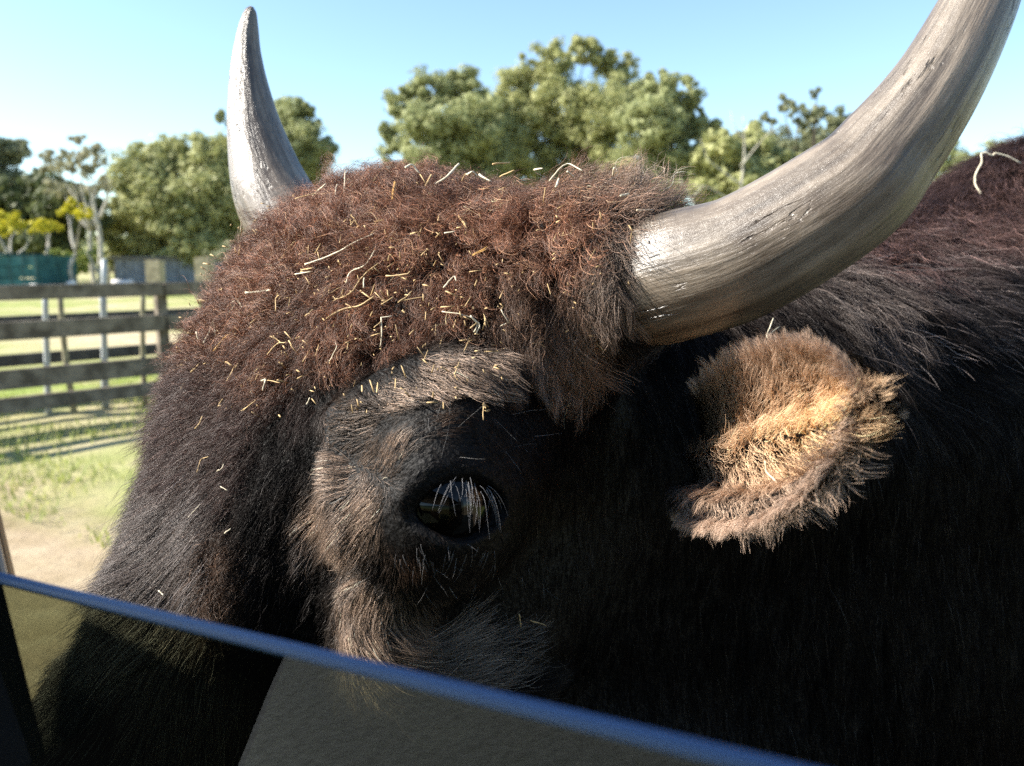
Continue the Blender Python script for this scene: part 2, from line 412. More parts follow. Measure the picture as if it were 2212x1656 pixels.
# far paddock furniture
post_mat = simple_mat('tan_post', (.34, .29, .20), .85, .15, .3, 5)  # plain tan wood, tone varied by noise
for lab, x, d, w, top in (('thick wooden post beyond the fences, left of the other one', 338, 33, .62, 562), ('thick wooden post beyond the fences, near the forehead fur', 445, 31, .62, 556), ('thin pale post beyond the fences at the left', 232, 36, .3, 575)):
    b = AY(x, 625, d); b = np.array([b[0], b[1], 0]); t = AY(x, top, d)
    m = MB(); m.box((b[0], b[1], t[2] / 2 - .05), w, w * .8, t[2] + .1); tag(m.build('wooden_post', post_mat, None, bevel=.03), lab, 'post', 'posts in the far paddock')
rock_mat = simple_mat('white_rock', (.66, .63, .58), .9, .15, .2, 4, .4)
for lab, x, d, s in (('white boulder on the ground in front of the green netting', 62, 40, .32), ('white boulder in the middle below the saplings', 152, 43, .34), ('white boulder furthest right below the rounded olive tree', 262, 46, .4)):
    b = AY(x, 606, d)
    bm = bmesh.new(); bmesh.ops.create_icosphere(bm, subdivisions=3, radius=1)
    for v in bm.verts:
        c = v.co; k = 1 + .16 * math.sin(c.x * 4.1 + x) + .14 * math.sin(c.y * 5.3 + 1) + .1 * math.sin(c.z * 6 + x)
        v.co = Vector((c.x * s * 1.5 * k, c.y * s * k, max(c.z, -.3) * s * .8 * k))
    me = bpy.data.meshes.new('boulder'); bm.to_mesh(me); bm.free(); me.materials.append(rock_mat)
    o = bpy.data.objects.new('boulder', me); COL.objects.link(o); o.location = (b[0], b[1], .25 * s); tag(o, lab, 'rock', 'white boulders in the far paddock')
# netting shed
teal = simple_mat('shade_cloth', (.028, .10, .105), .8, .2, .25, 2.0)
tealf = simple_mat('shade_frame', (.02, .07, .075), .6, .3)
nb = AY(20, 612, 42); root = empty('netting_shed', (nb[0], nb[1], 0)); tag(root, 'teal green shade cloth shed at the left edge behind the fence', 'shed')
tz = AY(20, 553, 42)[2]
for k in range(5):
    x0 = AY(-60 + 28 * k, 600, 42)[0]; x1 = AY(-60 + 28 * (k + 1), 600, 42)[0]
    for r in range(3):
        m = MB(); m.box(((x0 + x1) / 2, nb[1], tz * (r + .5) / 3), x1 - x0 - .05, .06, tz / 3 - .05); m.build('panel', teal, root)
    m = MB(); m.box((x1, nb[1], tz / 2), .07, .1, tz); m.build('frame', tealf, root)
m = MB(); m.box((AY(10, 600, 44)[0] - .3, nb[1] + 2, tz + .08), AY(85, 600, 42)[0] - AY(-64, 600, 42)[0], 4.4, .12); m.build('roof', tealf, root)
for k in (0, 1):
    m = MB(); m.box((AY(-60, 600, 42)[0] if k == 0 else AY(80, 600, 42)[0] - .1, nb[1] + 2, tz / 2), .08, 4, tz); m.build('side', teal, root)
# grey barn wall far behind
gw = simple_mat('grey_boards', (.22, .24, .26), .85, .2, .2, 2.0); gr_ = simple_mat('grey_roof', (.12, .12, .125), .6, .3, .15, 2.0)
root = empty('barn', (AY(360, 612, 56)[0], 58, 0)); tag(root, 'low grey barn in the shade under the rounded olive tree', 'barn')
xa, xb = AY(250, 600, 56)[0], AY(560, 600, 56)[0]; zt = AY(400, 560, 56)[2]
nbd = 16
for k in range(nbd):
    x0 = xa + (xb - xa) * k / nbd; m = MB(); m.box((x0 + (xb - xa) / nbd / 2, 56.0 + .03 * (k % 2), zt / 2), (xb - xa) / nbd - .04, .08, zt); m.build('board', gw, root)
m = MB(); m.box(((xa + xb) / 2, 58, zt / 2), xb - xa - .1, 3.6, zt - .02); m.build('inner_wall', gw, root)
m = MB(); m.box(((xa + xb) / 2, 58, zt + .1), xb - xa + .6, 4.8, .16); m.build('roof', gr_, root)
print('place', time.time() - T0)
# ================================================================== THE BULL
# head axes: L to the animal's far side, U from poll towards the nose, N out of the forehead (in camera terms)
Lc = norm([-.74, .19, .645]); Uc = np.array([-.45, -.86, -.26]); Uc = norm(Uc - Lc * Uc.dot(Lc)); Nc = np.cross(Uc, Lc)
def c2w_dir(v): return RIGHT * v[0] + UP * v[1] + FWD * v[2]
HL, HU, HN = c2w_dir(Lc), c2w_dir(Uc), c2w_dir(Nc)
HM = C0 + c2w_dir([-.08, .135, .74])
HROT = np.array([HL, HU, HN])
def H(l, u, n): return HM + HL * l + HU * u + HN * n
def to_head(p): return (np.asarray(p) - HM) @ HROT.T

EYE = P(985, 1102, .545)
# ---- signed distance field on a stretched grid
def axis(breaks):
    out = []
    for a, b, h in breaks:
        n = max(1, int(round((b - a) / h)))
        out += list(np.linspace(a, b, n, endpoint=False))
    out.append(breaks[-1][1])
    return np.array(out)
ex, ey, ez = EYE
gx = axis([(-.72, ex - .08, .0065), (ex - .08, ex + .08, .003), (ex + .08, .5, .0065), (.5, 1.0, .02), (1.0, 2.75, .04)])
gy = axis([(.30, ey - .06, .0065), (ey - .06, ey + .07, .003), (ey + .07, 1.25, .0065), (1.25, 2.6, .035)])
gz = axis([(-.02, .70, .04), (.70, ez - .07, .0065), (ez - .07, ez + .07, .003), (ez + .07, 1.78, .0065)])
F = np.full((len(gx), len(gy), len(gz)), 1.0, dtype=np.float32)

def region(lo, hi):
    i0, i1 = np.searchsorted(gx, [lo[0], hi[0]]); j0, j1 = np.searchsorted(gy, [lo[1], hi[1]]); k0, k1 = np.searchsorted(gz, [lo[2], hi[2]])
    return slice(max(i0 - 1, 0), i1 + 1), slice(max(j0 - 1, 0), j1 + 1), slice(max(k0 - 1, 0), k1 + 1)
def coords(s):
    return (gx[s[0]].astype(np.float32)[:, None, None], gy[s[1]].astype(np.float32)[None, :, None], gz[s[2]].astype(np.float32)[None, None, :])
def smin(a, b, k):
    h = np.clip(0.5 + 0.5 * (b - a) / k, 0, 1)
    return b * (1 - h) + a * h - k * h * (1 - h)
def apply(s, d, k, mode):
    if mode == 'add': F[s] = smin(F[s], d, k)
    else: F[s] = -smin(-F[s], d, k)
def ellipsoid(c, r, ax=None, k=.05, mode='add'):
    c = np.array(c, float); r = np.array(r, float); R = np.eye(3) if ax is None else np.array(ax)
    m = r.max() + k + .06
    s = region(c - m, c + m); X, Y, Z = coords(s)
    q = [(X - c[0]) * R[i][0] + (Y - c[1]) * R[i][1] + (Z - c[2]) * R[i][2] for i in range(3)]
    k0 = np.sqrt(sum((q[i] / r[i]) ** 2 for i in range(3))); k1 = np.sqrt(sum((q[i] / r[i] ** 2) ** 2 for i in range(3))) + 1e-9
    apply(s, (k0 * (k0 - 1) / k1).astype(np.float32), k, mode)
def cone(a, b, ra, rb, k=.05, mode='add', sq=1.0):
    a = np.array(a, float); b = np.array(b, float); m = max(ra, rb) + k + .06
    s = region(np.minimum(a, b) - m, np.maximum(a, b) + m); X, Y, Z = coords(s)
    ba = b - a; l2 = ba.dot(ba)
    h = np.clip(((X - a[0]) * ba[0] + (Y - a[1]) * ba[1] + (Z - a[2]) * ba[2]) / l2, 0, 1)
    d = np.sqrt((X - a[0] - h * ba[0]) ** 2 + (Y - a[1] - h * ba[1]) ** 2 + (Z - a[2] - h * ba[2]) ** 2) - (ra + (rb - ra) * h)
    apply(s, d.astype(np.float32), k, mode)
def chain(pts, radii, k=.05, mode='add', sub=5):
    rows = spline(np.hstack([np.array(pts, float), np.array(radii, float)[:, None]]), (len(pts) - 1) * sub + 1)
    p, r = rows[:, :3], rows[:, 3]; m = r.max() + k + .03
    s = region(p.min(0) - m, p.max(0) + m); X, Y, Z = coords(s); D = None
    for i in range(len(p) - 1):
        ba = p[i + 1] - p[i]; l2 = ba.dot(ba)
        h = np.clip(((X - p[i][0]) * ba[0] + (Y - p[i][1]) * ba[1] + (Z - p[i][2]) * ba[2]) / l2, 0, 1)
        d = np.sqrt((X - p[i][0] - h * ba[0]) ** 2 + (Y - p[i][1] - h * ba[1]) ** 2 + (Z - p[i][2] - h * ba[2]) ** 2) - (r[i] + (r[i + 1] - r[i]) * h)
        D = d if D is None else np.minimum(D, d)
    apply(s, D.astype(np.float32), k, mode)

HAX = HROT
# body
BD = norm([.87, .49, 0]); BS = norm([.49, -.87, 0])
BAX = [BD, BS, np.array([0, 0, 1.0])]
SH = np.array([.90, 1.38, 1.10])
Z1 = np.array([0, 0, 1.0])
ellipsoid(SH - Z1 * .02, (.50, .37, .50), BAX, .1)
ellipsoid(SH + BD * .12 + Z1 * .29, (.34, .20, .29), BAX, .12)
ellipsoid(SH + BD * .70 - Z1 * .0, (.62, .36, .42), BAX, .12)
ellipsoid(SH + BD * 1.2 + Z1 * .04, (.38, .31, .36), BAX, .12)
# neck and brisket
ellipsoid(SH - BD * .40 - Z1 * .09 + np.array([-.02, .02, .0]), (.42, .26, .42), BAX, .12)
ellipsoid(SH - BD * .52 - Z1 * .30, (.34, .22, .34), BAX, .12)
cone(H(0, .12, -.18), SH - BD * .15 + Z1 * .10, .16, .32, .1)
cone(H(0, .26, -.28), SH - BD * .25 - Z1 * .2, .12, .30, .1)
for sgn, off in ((1, -.12), (-1, -.12), (1, 1.25), (-1, 1.25)):
    b0 = SH + BD * off + BS * sgn * .2 + Z1 * .06
    cone(b0 - Z1 * .2, b0 - Z1 * .68 + BD * (.0 if off < 0 else .08), .17 if off < 0 else .2, .085, .08)
    cone(b0 - Z1 * .66 + BD * (.0 if off < 0 else .08), b0 - Z1 * 1.06, .08, .06, .03)
    ellipsoid(b0 - Z1 * 1.09 - BD * .02, (.085, .075, .06), BAX, .03)
# skull
ellipsoid(H(0, .08, -.08), (.18, .17, .13), HAX, .06)
ellipsoid(H(0, .19, -.075), (.155, .20, .115), HAX, .05)
cone(H(.05, .22, -.085), H(.070, .56, -.080), .116, .106, .05)
ellipsoid(H(.070, .63, -.095), (.12, .07, .10), HAX, .04)
cone(H(.01, .27, -.20), H(.11, .58, -.165), .09, .075, .06)
for sg in (-1, 1):
    ellipsoid(H(sg * .10, .25, -.19), (.085, .15, .12), HAX, .06)      # jaw muscle
    ellipsoid(H(sg * .155, .205, -.03), (.055, .085, .065), HAX, .035)  # orbit
    cone(H(sg * .10, .03, -.05), P(1352, 610, .640) if sg < 0 else H(.165, .016, -.045), .075, .056, .04)   # horn core
# valley between nose ridge and cheek, on both sides
for sg in (-1, 1):
    chain([H(sg * .15, .21, .075), H(sg * .135, .30, .03), H(sg * .125, .42, -.02)], [.038, .040, .04], .03, 'sub')
chain([H(.14, .17, -.02), H(.125, .27, -.025), H(.10, .38, -.045)], [.052, .055, .058], .04)
for sg in (-1, 1):                                                       # nostrils, mouth
    ellipsoid(H(.070 + sg * .055, .675, -.055), (.022, .02, .028), HAX, .012, 'sub')
chain([H(-.03, .58, -.185), H(.0, .66, -.165), H(.07, .70, -.16), H(.14, .66, -.165), H(.17, .58, -.185)], [.006] * 5, .008, 'sub')
# throat and dewlap
chain([H(0, .34, -.26), P(1060, 1780, .86), SH - BD * .35 - Z1 * .3], [.10, .15, .2], .08)
# the woolly cushion of the forehead, with its lower edge standing proud
ellipsoid(H(.03, .085, -.015), (.205, .135, .078), HAX, .022)
ellipsoid(P(1285, 572, .665), (.062, .05, .05), None, .03)
# folds of the brow, the cheek bulge and the ridge beside the nose
chain([P(700, 965, .612), P(800, 885, .602), P(950, 820, .592), P(1080, 815, .590)], [.016, .021, .025, .016], .014)
chain([P(690, 1150, .628), P(705, 1040, .624), P(800, 965, .614), P(930, 915, .592)], [.022, .028, .030, .022], .025)
chain([P(835, 1175, .585), P(858, 1080, .574), P(905, 985, .570), P(1000, 915, .572)], [.014, .020, .022, .018], .030)
chain([P(835, 1262, .604), P(835, 1340, .612), P(855, 1425, .622), P(925, 1495, .638)], [.020, .030, .034, .030], .035)
chain([P(770, 1275, .632), P(765, 1360, .638), P(790, 1450, .645)], [.022, .026, .028], .03)
chain([P(480, 1120, .655), P(475, 1230, .647), P(470, 1330, .645)], [.012, .022, .018], .02)
ellipsoid(P(780, 1090, .628), (.046, .050, .046), None, .04)
chain([P(690, 982, .604), P(800, 915, .592), P(940, 864, .578), P(1060, 860, .572)], [.004, .008, .008, .006], .006, 'sub')
chain([P(670, 1240, .603), P(760, 1228, .590), P(850, 1200, .575)], [.010, .011, .006], .008, 'sub')
chain([P(625, 950, .598), P(600, 1080, .590), P(605, 1250, .588), P(625, 1400, .595)], [.022, .032, .036, .034], .02, 'sub')
# eye socket, lids
EYE_R = .036
EYE_N = norm(-HL * .80 + HN * .42 + HU * .10)
EYE_C = EYE - EYE_N * .030
def on_ball(px, py, rr):
    d = norm(P(px, py, 1.0) - C0); oc = C0 - EYE_C; b = oc.dot(d); disc = b * b - (oc.dot(oc) - rr * rr)
    return C0 + d * (-b - math.sqrt(max(disc, 0)))
ellipsoid(EYE_C, (EYE_R + .003,) * 3, None, .03, 'add')
ellipsoid(P(930, 985, .59), (.030, .024, .026), None, .03)
ap = [on_ball(x, y, EYE_R + .004) for x, y in ((905, 1108), (950, 1098), (1000, 1100), (1060, 1100))]
chain(ap, [.010, .024, .025, .014], .004, 'sub')
chain([on_ball(x, y, EYE_R + .001) for x, y in ((880, 1112), (908, 1060), (960, 1028), (1018, 1024), (1068, 1048), (1098, 1098))], [.004, .005, .0055, .0055, .005, .004], .005)
chain([on_ball(x, y, EYE_R + .001) for x, y in ((880, 1112), (915, 1148), (962, 1172), (1014, 1178), (1064, 1158), (1098, 1098))], [.004, .0045, .005, .005, .005, .004], .005)
chain([on_ball(x, y, EYE_R + .004) for x, y in ((872, 1075), (925, 1015), (1000, 990), (1070, 1005), (1115, 1055))], [.005, .006, .007, .006, .005], .007)
chain([on_ball(x, y, EYE_R + .002) for x, y in ((880, 1160), (950, 1202), (1030, 1208), (1090, 1165))], [.004, .005, .006, .004], .007)
ellipsoid(P(858, 1125, .572), (.014, .012, .012), None, .010)           # fleshy inner corner
def surface_nets():
    sgn = F < 0
    nx, ny, nz = F.shape
    cnt = np.zeros((nx - 1, ny - 1, nz - 1), dtype=np.int8)
    for a in (0, 1):
        for b in (0, 1):
            for c in (0, 1):
                cnt += sgn[a:nx - 1 + a, b:ny - 1 + b, c:nz - 1 + c]
    act = (cnt > 0) & (cnt < 8)
    I, J, K = np.nonzero(act)
    n = len(I)
    idx = np.full(act.shape, -1, dtype=np.int32); idx[I, J, K] = np.arange(n)
    corners = [(a, b, c) for a in (0, 1) for b in (0, 1) for c in (0, 1)]
    val = {c: F[I + c[0], J + c[1], K + c[2]] for c in corners}
    pos = {c: np.stack([gx[I + c[0]], gy[J + c[1]], gz[K + c[2]]], 1) for c in corners}
    acc = np.zeros((n, 3)); num = np.zeros(n)
    for c in corners:
        for ax in range(3):
            if c[ax] == 0:
                d = list(c); d[ax] = 1; d = tuple(d)
                v0, v1 = val[c], val[d]
                m = (v0 < 0) != (v1 < 0)
                t = np.where(m, v0 / np.where(m, v0 - v1, 1), 0)
                acc += np.where(m[:, None], pos[c] + (pos[d] - pos[c]) * t[:, None], 0); num += m
    verts = acc / num[:, None]
    quads = []
    for ax in range(3):
        sl0 = [slice(None)] * 3; sl1 = [slice(None)] * 3
        sl0[ax] = slice(0, -1); sl1[ax] = slice(1, None)
        s0, s1 = sgn[tuple(sl0)], sgn[tuple(sl1)]
        b, c = (ax + 1) % 3, (ax + 2) % 3
        A = np.stack(np.nonzero(s0 != s1), 1)
        A = A[(A[:, b] > 0) & (A[:, c] > 0) & (A[:, b] < F.shape[b] - 1) & (A[:, c] < F.shape[c] - 1)]
        inside_first = s0[A[:, 0], A[:, 1], A[:, 2]]
        q = []
        for db, dc in ((1, 1), (0, 1), (0, 0), (1, 0)):
            B = A.copy(); B[:, b] -= db; B[:, c] -= dc
            q.append(idx[B[:, 0], B[:, 1], B[:, 2]])
        q = np.stack(q, 1)
        q[~inside_first] = q[~inside_first][:, ::-1]
        quads.append(q)
    return verts, np.vstack(quads)
BV, BQ = surface_nets()
print('body', len(BV), len(BQ), time.time() - T0)
skin_mat = simple_mat('hide', (.0045, .0042, .0042), .55, .15, .3, 260, .35)
bull = empty('bull', (SH[0], SH[1], 0)); tag(bull, 'dark brown shaggy bull with pale curved horns looking in over the car window', 'bull')
body = mesh_np('body', BV, BQ, 4, skin_mat, bull)
BVH0 = BVHTree.FromPolygons([tuple(v) for v in BV], [tuple(q) for q in BQ])
def hit(px, py):
    r = norm(P(px, py, 1.0) - C0)
    h = BVH0.ray_cast(Vector(C0), Vector(r))
    return None if h[0] is None else (np.array(h[0]), np.array(h[1]))
def sweep(pts, radii, n, name, mat, parent, flat=1.0, amp=0.0):
    m = len(pts)
    tang = norm(np.gradient(pts, axis=0))
    a = norm(np.cross(tang[0], [0, 0, 1.0])); vs = []
    for i in range(m):
        a = norm(a - tang[i] * a.dot(tang[i])); b = np.cross(tang[i], a)
        t = np.arange(n) * 2 * math.pi / n
        rr = radii[i] * (1 + amp * (np.sin(7 * t + 1.3) * .4 + np.sin(13 * t + .4 * i / 8) * .35 + np.sin(23 * t + i / 11) * .25))
        vs.append(pts[i] + (a[None] * np.cos(t)[:, None] + b[None] * np.sin(t)[:, None] * flat) * rr[:, None])
    vs = np.vstack(vs)
    i, k = np.meshgrid(np.arange(m - 1), np.arange(n), indexing='ij')
    q = np.stack([i * n + k, i * n + (k + 1) % n, (i + 1) * n + (k + 1) % n, (i + 1) * n + k], -1).reshape(-1, 4)
    cap = len(vs); vs = np.vstack([vs, pts[-1] + tang[-1] * radii[-1] * .4])
    k = np.arange(n); tri = np.stack([(m - 1) * n + k, (m - 1) * n + (k + 1) % n, np.full(n, cap), np.full(n, cap)], 1)
    o = mesh_np(name, vs, q, 4, mat, parent)
    bm = bmesh.new(); bm.from_mesh(o.data); bm.verts.ensure_lookup_table()
    for t in tri: bm.faces.new([bm.verts[j] for j in t[:3]]).smooth = True
    bm.to_mesh(o.data); bm.free()
    return o
def make_horn_mat():
    m, nt, b = new_mat('horn_keratin'); L = nt.links.new
    at = nt.nodes.new('ShaderNodeAttribute'); at.attribute_name = 'grain'
    def mapped(sx, sy):
        mp = nt.nodes.new('ShaderNodeMapping'); mp.inputs['Scale'].default_value = (sx, sy, sy); L(at.outputs['Vector'], mp.inputs['Vector']); return mp.outputs['Vector']
    def noise(vec, sc, det=6, rough=.6):
        n = nt.nodes.new('ShaderNodeTexNoise'); n.inputs['Scale'].default_value = sc; n.inputs['Detail'].default_value = det; n.inputs['Roughness'].default_value = rough
        L(vec, n.inputs['Vector']); return n.outputs['Fac']
    def ramp(f, stops):
        r = nt.nodes.new('ShaderNodeValToRGB'); e = r.color_ramp.elements
        while len(e) < len(stops): e.new(.5)
        for x, (p, c) in zip(e, stops): x.position = p; x.color = (*c, 1)
        L(f, r.inputs['Fac']); return r.outputs['Color']
    def mix(f, a, b_, mode='MIX'):
        x = nt.nodes.new('ShaderNodeMix'); x.data_type = 'RGBA'; x.blend_type = mode
        if isinstance(f, float): x.inputs['Factor'].default_value = f
        else: L(f, x.inputs['Factor'])
        L(a, x.inputs['A']); L(b_, x.inputs['B']); return x.outputs['Result']
    streak = noise(mapped(9, 90), 1.0, 8, .65)
    patch = noise(mapped(11, 18), 1.0, 6, .65)
    fine = noise(mapped(40, 420), 1.0, 4, .7)
    base = ramp(streak, [(.28, (.058, .047, .037)), (.46, (.15, .124, .096)), (.70, (.30, .25, .195))])
    wash = ramp(patch, [(.34, (.42, .38, .35)), (.62, (1.0, .99, .97))])
    col = mix(1.0, base, wash, 'MULTIPLY')
    scr = ramp(fine, [(.60, (0, 0, 0)), (.72, (1, 1, 1))])
    pale_ = nt.nodes.new('ShaderNodeRGB'); pale_.outputs[0].default_value = (.34, .30, .25, 1)
    sm = nt.nodes.new('ShaderNodeMath'); sm.operation = 'MULTIPLY'; sm.inputs[1].default_value = .5; L(scr, sm.inputs[0])
    col = mix(sm.outputs[0], col, pale_.outputs[0])
    # long cracks
    vo = nt.nodes.new('ShaderNodeTexVoronoi'); vo.feature = 'DISTANCE_TO_EDGE'; vo.inputs['Scale'].default_value = 1.0; vo.inputs['Randomness'].default_value = 1.0
    wv = nt.nodes.new('ShaderNodeVectorMath'); wv.operation = 'ADD'
    nv = nt.nodes.new('ShaderNodeTexNoise'); nv.inputs['Scale'].default_value = 2.0; nv.inputs['Detail'].default_value = 4; mp9 = mapped(22, 60); L(mp9, nv.inputs['Vector'])
    L(mapped(16, 150), wv.inputs[0]); L(nv.outputs['Color'], wv.inputs[1]); L(wv.outputs[0], vo.inputs['Vector'])
    crk = nt.nodes.new('ShaderNodeMapRange'); crk.inputs['From Min'].default_value = 0.0; crk.inputs['From Max'].default_value = .05; L(vo.outputs['Distance'], crk.inputs['Value'])
    gate = nt.nodes.new('ShaderNodeMapRange'); gate.inputs['From Min'].default_value = .56; gate.inputs['From Max'].default_value = .68; L(noise(mapped(14, 40), 1.0, 3), gate.inputs['Value'])
    inv = nt.nodes.new('ShaderNodeMath'); inv.operation = 'SUBTRACT'; inv.inputs[0].default_value = 1.0; L(crk.outputs[0], inv.inputs[1])
    cm = nt.nodes.new('ShaderNodeMath'); cm.operation = 'MULTIPLY'; L(inv.outputs[0], cm.inputs[0]); L(gate.outputs[0], cm.inputs[1])
    dk = nt.nodes.new('ShaderNodeRGB'); dk.outputs[0].default_value = (.02, .017, .014, 1)
    col = mix(cm.outputs[0], col, dk.outputs[0])
    L(col, b.inputs['Base Color'])
    rr = nt.nodes.new('ShaderNodeMapRange'); rr.inputs['To Min'].default_value = .22; rr.inputs['To Max'].default_value = .48; L(patch, rr.inputs['Value']); L(rr.outputs[0], b.inputs['Roughness'])
    b.inputs['Specular IOR Level'].default_value = .6
    def bump(h, st, dist, prev=None):
        n = nt.nodes.new('ShaderNodeBump'); n.inputs['Strength'].default_value = st; n.inputs['Distance'].default_value = dist
        L(h, n.inputs['Height'])
        if prev is not None: L(prev, n.inputs['Normal'])
        return n.outputs['Normal']
    rings = noise(mapped(150, 10), 1.0, 3, .5)
    n1 = bump(rings, .14, .0014, bump(streak, .9, .0026)); n2 = bump(fine, .5, .0006, n1); n3 = bump(patch, .4, .003, n2)
    ic = nt.nodes.new('ShaderNodeMath'); ic.operation = 'MULTIPLY'; ic.inputs[1].default_value = -1.0; L(cm.outputs[0], ic.inputs[0])
    L(bump(ic.outputs[0], .9, .003, n3), b.inputs['Normal'])
    return m
horn_mat = make_horn_mat()
def horn(rows, name='horn'):
    rows = np.array(rows, float)
    pts = np.array([P(*r[:3]) for r in rows])
    full = spline(np.hstack([pts, rows[:, 3:4]]), 150)
    o = sweep(full[:, :3], np.maximum(full[:, 3], .002), 96, name, horn_mat, bull, 1.0, .010)
    run = np.concatenate([[0], np.cumsum(np.linalg.norm(np.diff(full[:, :3], axis=0), axis=1))])
    t = np.arange(96) * 2 * math.pi / 96
    gr_ = np.stack([np.repeat(run, 96), np.tile(np.cos(t) * .04, 150), np.tile(np.sin(t) * .04, 150)], 1)
    gr_ = np.vstack([gr_, [run[-1], 0, 0]])
    at = o.data.attributes.new('grain', 'FLOAT_VECTOR', 'POINT')
    at.data.foreach_set('vector', gr_.astype(np.float32).ravel())
    return o, full
near_horn, NH = horn([(1335,640,.655,.036),(1385,622,.632,.0465),(1460,598,.602,.0490),(1610,552,.575,.0452),(1822,425,.55,.0410),(1920,322,.54,.0352),(2025,178,.53,.029),(2118,0,.525,.0235),(2185,-160,.525,.0155),(2215,-290,.53,.0055),(2219,-310,.531,.002)])
far_horn, FH = horn([(760,650,.90,.05),(680,590,.93,.052),(640,510,.95,.051),(590,420,.965,.047),(555,300,.975,.035),(539,200,.98,.025),(534,120,.985,.0172),(537,60,.985,.0118),(541,28,.985,.0075),(543,16,.985,.003)])

eyem = simple_mat('eye', (.003, .002, .0015), .02, .26)
def ball(c, r, name, mat, parent, nu=48, nv=32):
    th = np.linspace(0, math.pi, nv); ph = np.arange(nu) * 2 * math.pi / nu
    T, Q = np.meshgrid(th, ph, indexing='ij')
    v = np.stack([np.sin(T) * np.cos(Q), np.sin(T) * np.sin(Q), np.cos(T)], -1).reshape(-1, 3) * r + c
    i, k = np.meshgrid(np.arange(nv - 1), np.arange(nu), indexing='ij')
    q = np.stack([i * nu + k, (i + 1) * nu + k, (i + 1) * nu + (k + 1) % nu, i * nu + (k + 1) % nu], -1).reshape(-1, 4)
    return mesh_np(name, v, q, 4, mat, parent)
eye = ball(EYE_C, EYE_R, 'eye', eyem, bull)
EAR_UP = [(1500,865,.71),(1550,812,.63),(1630,768,.555),(1725,752,.50),(1808,776,.462),(1852,820,.448),(1872,862,.442)]
EAR_LO = [(1465,1085,.70),(1495,1118,.62),(1570,1130,.55),(1660,1112,.505),(1752,1050,.466),(1825,965,.45),(1874,882,.442)]
def ear_surface(nt=60, ns=40):
    U = spline([P(*r) for r in EAR_UP], nt); Lw = spline([P(*r) for r in EAR_LO], nt)
    t = np.linspace(0, 1, nt)[:, None, None]; s_ = np.linspace(0, 1, ns)[None, :, None]
    S = U[:, None] * (1 - s_) + Lw[:, None] * s_
    nrm = norm(np.cross(Lw[20] - U[20], U[45] - U[10])); 
    if nrm.dot(FWD) < 0: nrm = -nrm
    dep = .026 * np.sin(np.pi * np.clip(s_, 0, 1)) ** .8 * (np.sin(np.pi * (t * .85 + .12)) ** .7)
    ridge = .016 * np.exp(-((s_ - .55 + .12 * t) / .09) ** 2) * (t < .9) + .012 * np.exp(-((s_ - .85) / .05) ** 2)
    return S + nrm * (dep - ridge), nrm
ES, EN = ear_surface()
def sheet(S, thick, nrm, name, mat, parent):
    nt, ns = S.shape[:2]
    A = S.reshape(-1, 3); B = A + nrm * thick
    v = np.vstack([A, B]); o = nt * ns
    i, k = np.meshgrid(np.arange(nt - 1), np.arange(ns - 1), indexing='ij')
    q = np.stack([i * ns + k, i * ns + k + 1, (i + 1) * ns + k + 1, (i + 1) * ns + k], -1).reshape(-1, 4)
    q2 = q[:, ::-1] + o
    ring = [(0, k) for k in range(ns)] + [(i, ns - 1) for i in range(1, nt)] + [(nt - 1, k) for k in range(ns - 2, -1, -1)] + [(i, 0) for i in range(nt - 2, 0, -1)]
    r = np.array([a * ns + b for a, b in ring]); r2 = np.roll(r, -1)
    q3 = np.stack([r, r + o, r2 + o, r2], 1)
    return mesh_np(name, v, np.vstack([q, q2, q3]), 4, mat, parent)
ear = sheet(ES, .006, EN, 'ear', skin_mat, bull)

# ------------------------------------------------------------------ fur
def hair_mat():
    m, nt, b = new_mat('fur')
    at = nt.nodes.new('ShaderNodeAttribute'); at.attribute_name = 'tint'
    nt.links.new(at.outputs['Color'], b.inputs['Base Color'])
    b.inputs['Roughness'].default_value = .42
    mr = nt.nodes.new('ShaderNodeMapRange'); mr.inputs['From Min'].default_value = .004; mr.inputs['From Max'].default_value = .05
    mr.inputs['To Min'].default_value = .05; mr.inputs['To Max'].default_value = .36       # darkest hair loses its sheen so shaded hollows stay black
    nt.links.new(at.outputs['Fac'], mr.inputs['Value']); nt.links.new(mr.outputs[0], b.inputs['Specular IOR Level'])
    return m
FUR = hair_mat()
scene.cycles_curves.shape = 'RIBBONS'
scene.cycles_curves.subdivisions = 2
scene.cycles.use_denoising = False
scene.cycles.denoising_prefilter = 'FAST'
scene.cycles.sample_clamp_indirect = 1.5

